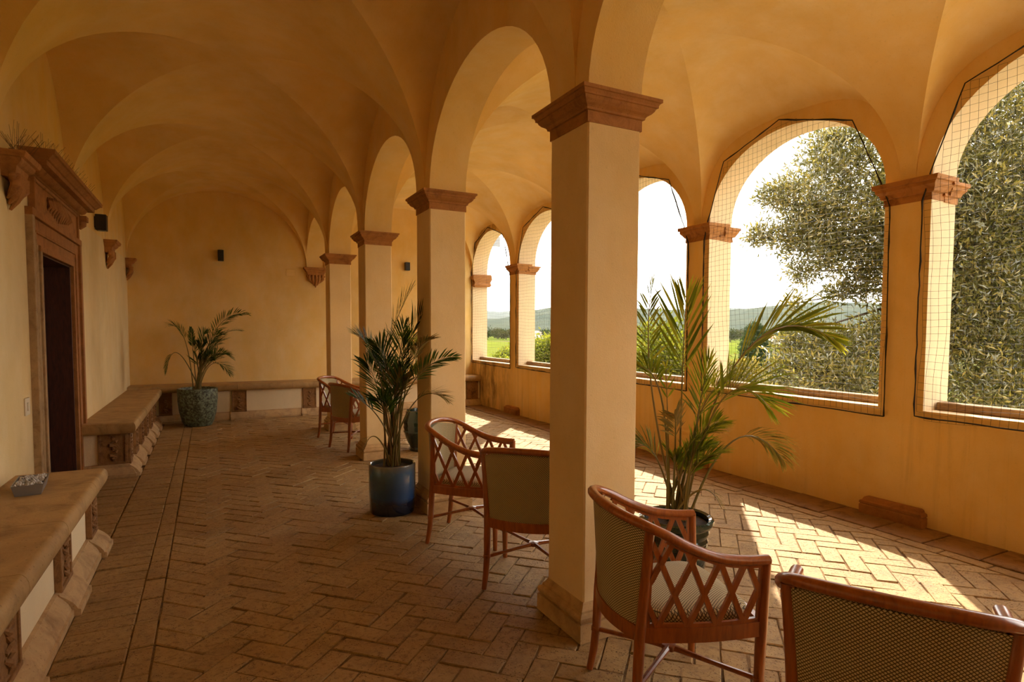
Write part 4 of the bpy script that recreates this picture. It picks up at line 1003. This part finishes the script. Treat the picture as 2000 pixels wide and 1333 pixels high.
def leaves_cloud(mb, tones, pts, dirs, L, W, spread=1.0, per=9, seed=0):
    """sprigs of small leaves: numpy arrays of sprig positions and outward directions"""
    R = np.random.RandomState(seed); n = len(pts)*per
    P = np.repeat(pts, per, 0)+R.normal(0, L*0.75, (n, 3)); Dv = np.repeat(dirs, per, 0)+R.normal(0, 0.75, (n, 3))*spread
    Dv /= np.linalg.norm(Dv, axis=1)[:, None]; S_ = np.cross(Dv, R.normal(0, 1, (n, 3))); S_ /= np.linalg.norm(S_, axis=1)[:, None]
    ll = L*R.uniform(0.65, 1.25, n)[:, None]; ww = W*R.uniform(0.7, 1.2, n)[:, None]
    Nn = np.cross(Dv, S_)*ll*0.10
    A = P; B = P+Dv*ll*0.5+S_*ww*0.5+Nn; C = P+Dv*ll; E = P+Dv*ll*0.5-S_*ww*0.5+Nn
    V = np.stack([A, B, C, E], 1).reshape(-1, 3); o = len(mb.v)
    mb.v += [tuple(x) for x in V.tolist()]; mb.uv += [(0, 0)]*len(V)
    mb.f += [(o+4*i, o+4*i+1, o+4*i+2, o+4*i+3) for i in range(n)]
    tones += np.clip(np.repeat(R.uniform(0, 1, len(pts)), per)*0.6+R.uniform(0, 0.4, n), 0, 1).tolist()
def ray_pt(u, v, dist):
    d = (_fw + _rr*((u-1000)/F_PX) + _uu*((CY-v)/F_PX)); d = d/math.hypot(d.x, d.y); return Vector((0, 0, EYE))+d*dist
def crown_pts(c, rad, n, R, shell=0.55):
    q = R.normal(0, 1, (n, 3)); q /= np.linalg.norm(q, axis=1)[:, None]; k = R.uniform(shell**3, 1, n)[:, None]**(1/3.0)
    return np.array(c)+q*k*np.array(rad), q
def build_cloud(name, mb, tones, mat, parent):
    o = mb.build(name, mat, parent); set_tone(o.data, tones); return o

# big evergreen tree outside the two nearest arches: limbs first, leaf masses on the limbs
R = np.random.RandomState(21)
tree_base = Vector((14.6, 6.0, terrain_z(10)))
big = empty('evergreen_tree', tree_base); tag(big, 'large evergreen tree with small glossy leaves filling the two right arches', 'tree')
clumps = [  # pixel the clump stands behind, distance from the eye, radius
    (1630, 300, 9.2, .42), (1690, 330, 9.6, .7), (1600, 360, 9.0, .5), (1558, 392, 8.8, .28), (1525, 378, 8.7, .17), (1500, 386, 8.7, .09), (1650, 400, 9.5, .8), (1590, 432, 9.0, .30),
    (1700, 440, 9.6, .8), (1560, 462, 8.8, .22), (1522, 462, 8.8, .16), (1494, 456, 8.7, .10), (1476, 464, 8.7, .05), (1580, 500, 9.0, .36), (1625, 462, 9.2, .42), (1690, 478, 9.4, .45), (1562, 530, 8.9, .16), (1650, 505, 9.3, .25), (1708, 515, 9.5, .25),
    (1640, 566, 9.4, .09), (1622, 580, 9.4, .05), (1668, 562, 9.4, .12), (1695, 572, 9.4, .15), (1555, 592, 9.3, .07), (1600, 662, 9.0, .33), (1565, 652, 8.9, .24), (1655, 692, 9.2, .40), (1715, 668, 9.3, .36), (1600, 700, 8.6, .5), (1660, 720, 8.6, .55), (1710, 720, 8.7, .6),
    (1560, 690, 8.6, .32), (1540, 735, 8.2, .30), (1590, 745, 8.0, .38), (1650, 765, 8.0, .4), (1700, 780, 8.0, .42), (1500, 745, 8.0, .2), (1645, 262, 9.2, .20), (1618, 285, 9.2, .16),
    (1880, 300, 9.0, .7), (1960, 260, 9.2, .9), (1900, 400, 9.0, .8), (1980, 380, 9.2, .8), (1870, 500, 9.0, .7), (1950, 500, 9.4, .8), (1880, 600, 9.0, .7), (1960, 620, 9.0, .8), (1880, 700, 8.8, .6), (1950, 720, 8.6, .6), (1900, 780, 8.2, .5), (1980, 790, 8.2, .5), (2040, 500, 9.2, .9), (2060, 300, 9.4, 1.0), (2050, 700, 9.0, .8),
    (1780, 380, 9.8, .6), (1790, 520, 9.8, .6), (1790, 650, 9.6, .6), (1790, 250, 10.0, .7), (1880, 180, 9.6, .8), (1990, 160, 9.8, .9), (1830, 450, 10.4, .9), (1900, 550, 10.6, 1.0), (1990, 450, 10.6, 1.0)]
mb = MB(); tones = []; limbs = MB()
for i, (u, v, d, r_) in enumerate(clumps):
    d *= 1.36; r_ *= 1.30; c = ray_pt(u, v, d); n = int(300*r_**1.75)+20
    pts, q = crown_pts(c, (r_*1.05, r_*1.05, r_*0.88), n, R, 0.62)
    leaves_cloud(mb, tones, pts, q*0.7+np.array([0, 0, 0.25]), 0.125, 0.033, 1.0, 9, i)
    mid = (c+tree_base+Vector((0, 0, 3.0)))/2+Vector((0, 0, 0.5))
    limbs.tube([tree_base+Vector((0, 0, 2.2+0.05*i)), mid, c], [0.07, 0.035, 0.008], 5)
MBt = mb.v; off = np.array(tree_base)
mb.v = [tuple(x) for x in (np.array(mb.v)-off).tolist()]; limbs.v = [tuple(x) for x in (np.array(limbs.v)-off).tolist()]
tag(build_cloud('foliage', mb, tones, M['laurel'], big), kind='stuff'); limbs.build('branches', M['bark'], big, 60)
MB().tube([(0, 0, -0.3), (0.1, 0, 1.5), (0.0, 0.1, 3.5), (0.1, 0.1, 6.0)], [0.32, 0.24, 0.19, 0.10], 10).build('trunk', M['bark'], big, 60)

# bright spring shrubs under the arches further away
def shrub(label, u, v, dist, rad, n, seed, mat='shrub', L=0.09, W=0.045):
    c = ray_pt(u, v, dist); gz = terrain_z(max(0, c.x-XB)); t = empty('shrub', (c.x, c.y, gz)); tag(t, label, 'shrub', 'garden shrubs below the arches')
    m, tn = MB(), []; Rr = np.random.RandomState(seed); st = MB()
    for i in range(9):
        o = Vector((Rr.normal(0, rad*0.45), Rr.normal(0, rad*0.45), Rr.normal(0, rad*0.40))); cc = np.array((0, 0, c.z-gz))+np.array(o)
        pts, q = crown_pts(cc, (rad*0.55,)*3, n//9, Rr, 0.2); leaves_cloud(m, tn, pts, q+np.array([0, 0, 0.5]), L, W, 0.8, 6, seed+i)
        st.tube([(o.x*0.1, o.y*0.1, -0.1), (o.x*0.6, o.y*0.6, (c.z-gz)*0.6), tuple(cc)], [0.03, 0.018, 0.005], 5)
    tag(build_cloud('foliage', m, tn, M[mat], t), kind='stuff'); st.build('stems', M['bark'], t, 60)
shrub('bright yellow-green shrub behind the arch right of the nearest pillar', 1285, 720, 10.5, 0.75, 1500, 31)
shrub('bright yellow-green shrub left of the nearest pillar under the second-farthest arch', 1062, 695, 13.5, 0.55, 900, 32)
shrub('low yellow shrub at the sill of the farthest arch', 985, 708, 15.0, 0.28, 350, 33)
shrub('green flowering shrub at the foot of the cypress', 1452, 756, 9.7, 0.34, 900, 34, 'laurel', 0.07, 0.03)

# cypress and far trees
def cypress(label, u, vb, vt, dist, wpx, seed, n=4200):
    top = ray_pt(u, vt, dist); bot = ray_pt(u, vb, dist); H = top.z-bot.z; rad = wpx/F_PX*dist/2; gz = terrain_z(max(0, dist-5))
    t = empty('cypress', (bot.x, bot.y, gz)); tag(t, label, 'tree'); m, tn = MB(), []; Rr = np.random.RandomState(seed); H2 = top.z-gz
    h = Rr.uniform(0.02, 1, n); prof = np.minimum(1, np.sqrt(np.maximum(0, 1-h)*4.5))*np.minimum(1, 0.7+h*1.0); a = Rr.uniform(0, 2*PI, n); k = Rr.uniform(0.75, 1.05, n)*rad*prof
    pts = np.stack([np.cos(a)*k, np.sin(a)*k, h*H2], 1); dirs = np.stack([np.cos(a)*0.35, np.sin(a)*0.35, np.ones(n)], 1)
    leaves_cloud(m, tn, pts, dirs, rad*0.20, rad*0.07, 0.35, 4, seed); build_cloud('foliage', m, tn, M['cypress'], t)
    MB().tube([(0, 0, -0.2), (0, 0, H2*0.9)], [rad*0.75, rad*0.35], 8).build('trunk', M['bark'], t)
cypress('tall dark cypress seen through the wide arch', 1473, 735, 638, 42, 44, 3, 8000)
cypress('small cypress left of the nearest pillar beside the pale farmhouse', 1070, 672, 646, 210, 9, 4, 700)

def blob_tree(dist, bear, h, w, seed, tone):
    """distant broadleaf tree: lumpy crown on a short trunk"""
    a = math.radians(bear); x, y = dist*math.sin(a), dist*math.cos(a); t = empty('distant_tree', (x, y, terrain_z(200)))
    Rr = np.random.RandomState(seed); m, tn = MB(), []
    for i in range(6):
        cc = (Rr.normal(0, w*0.25), Rr.normal(0, w*0.25), h*Rr.uniform(0.4, 0.8)); pts, q = crown_pts(cc, (w*0.30, w*0.30, h*0.28), 40, Rr, 0.7)
        leaves_cloud(m, tn, pts, q, w*0.11, w*0.08, 0.8, 3, seed+i)
    tn = [min(1, max(0, 0.25*v+tone)) for v in tn]
    build_cloud('crown', m, tn, M['fartree'], t); MB().tube([(0, 0, -0.5), (0, 0, h*0.6)], [w*0.05, w*0.03], 5).build('trunk', M['bark'], t); return t
protos = [blob_tree(540, 24.6, 12, 12, 60, 0.1), blob_tree(610, 25.8, 10, 13, 70, 0.6), blob_tree(480, 47.6, 9, 11, 80, 0.35)]
TL = ['distant tree on the plain beyond the farthest arch', 'distant tree on the plain left of the nearest pillar', 'distant tree on the plain right of the nearest pillar', 'distant tree on the plain behind the cypress and the big tree']
for t, q in zip(protos, (0, 0, 3)): tag(t, TL[q], 'tree', 'distant trees on the plain')
HOUSES = [(600, 29.2), (420, 51.2)]
rt = random.Random(9); placed = [(t.location.x, t.location.y) for t in protos] + [(d*math.sin(math.radians(b))+dx, d*math.cos(math.radians(b))+dy) for d, b in HOUSES for dx in (-9, 0, 9) for dy in (-9, 0, 9)]
for gi, (bear0, bear1, n, d0, d1) in enumerate(((23.3, 27.6, 26, 520, 760), (28, 31.2, 9, 480, 760), (38.8, 44.5, 16, 420, 760), (46.3, 53, 26, 380, 760))):
    for i in range(n):
        for _try in range(40):
            d = rt.uniform(d0, d1); a = math.radians(rt.uniform(bear0, bear1))
            if all(math.hypot(d*math.sin(a)-q[0], d*math.cos(a)-q[1]) > 19 for q in placed): break
        else: continue
        placed.append((d*math.sin(a), d*math.cos(a)))
        c = copy_tree(rt.choice(protos)); c['label'] = TL[gi]; c.location = (d*math.sin(a), d*math.cos(a), terrain_z(200)); s_ = rt.uniform(0.55, 1.05); c.scale = (s_, s_, s_*rt.uniform(0.7, 1.0)); c.rotation_euler[2] = rt.uniform(0, 6)
def house(label, dist, bear, w, h, col, rot):
    a = math.radians(bear); t = empty('farmhouse', (dist*math.sin(a), dist*math.cos(a), terrain_z(200)), rot); tag(t, label, 'house')
    mw = plaster('farm_wall', (0.80, 0.66, 0.52)); mr = stone('farm_roof_tile', (0.45, 0.22, 0.12), (0.28, 0.12, 0.06), 2)
    MB().box(-w/2, w/2, -w*0.3, w*0.3, 0, h).build('wall', mw, t)
    m = MB(); m.add([(-w*.54, -w*.35, h*0.95), (w*.54, -w*.35, h*0.95), (w*.54, w*.35, h*0.95), (-w*.54, w*.35, h*0.95), (-w*.54, 0, h*1.35), (w*.54, 0, h*1.35)], [(0, 1, 5, 4), (2, 3, 4, 5), (0, 4, 3), (1, 2, 5), (3, 2, 1, 0)]); m.build('roof', mr, t)
    for i in (-1, 0, 1): MB().box(i*w*0.3-0.6, i*w*0.3+0.6, -w*0.3-0.06, -w*0.3+0.02, h*0.3, h*0.65).build('window', M['doorwood'], t)
house('pale farmhouse with low tiled roof left of the nearest pillar', 600, 29.2, 20, 6.0, 0, 0.4)
house('tiny pale farmhouse beside the cypress on the plain', 420, 51.2, 9, 4, 0, 0.3)

# street lamp below the cypress, panel outside the farthest arch
a_, b_ = ray_pt(1503, 690, 34), ray_pt(1487, 676, 34); gz = terrain_z(28)
t = empty('street_lamp', (a_.x, a_.y, gz)); tag(t, 'pale street lamp with a slanting arm right of the cypress', 'street lamp')
MB().tube([(0, 0, 0), (0, 0, a_.z-gz)], [0.07, 0.045], 8).build('pole', M['zinc'], t, 60)
MB().tube([(0, 0, a_.z-gz), (b_.x-a_.x, b_.y-a_.y, b_.z-gz)], [0.05, 0.06], 6, 0.6).build('arm', M['white'], t, 60)
o = MB().box(-0.01, 0.16, -0.012, 0.012, -0.10, 0.10, 0.004).build('outside_panel', M['zinc'], loc=(XB+TB+0.011, 10.97, 3.33)); tag(o, 'small grey panel fixed outside the top of the farthest arch', 'panel')

# ------------------------------------------------------------------ summer haze over the plain
def haze_box():
    m = bpy.data.materials.new('valley_haze'); m.use_nodes = True; t = m.node_tree; t.nodes.remove(t.nodes['Principled BSDF'])
    v = t.nodes.new('ShaderNodeVolumeScatter'); v.inputs['Color'].default_value = (0.78, 0.87, 1.0, 1); v.inputs['Density'].default_value = 0.000034; v.inputs['Anisotropy'].default_value = 0.25
    t.links.new(v.outputs[0], t.nodes['Material Output'].inputs['Volume']); return m
o = MB().box(130, 8000, -2500, 8500, -60, 420).build('haze', haze_box()); tag(o, kind='structure')
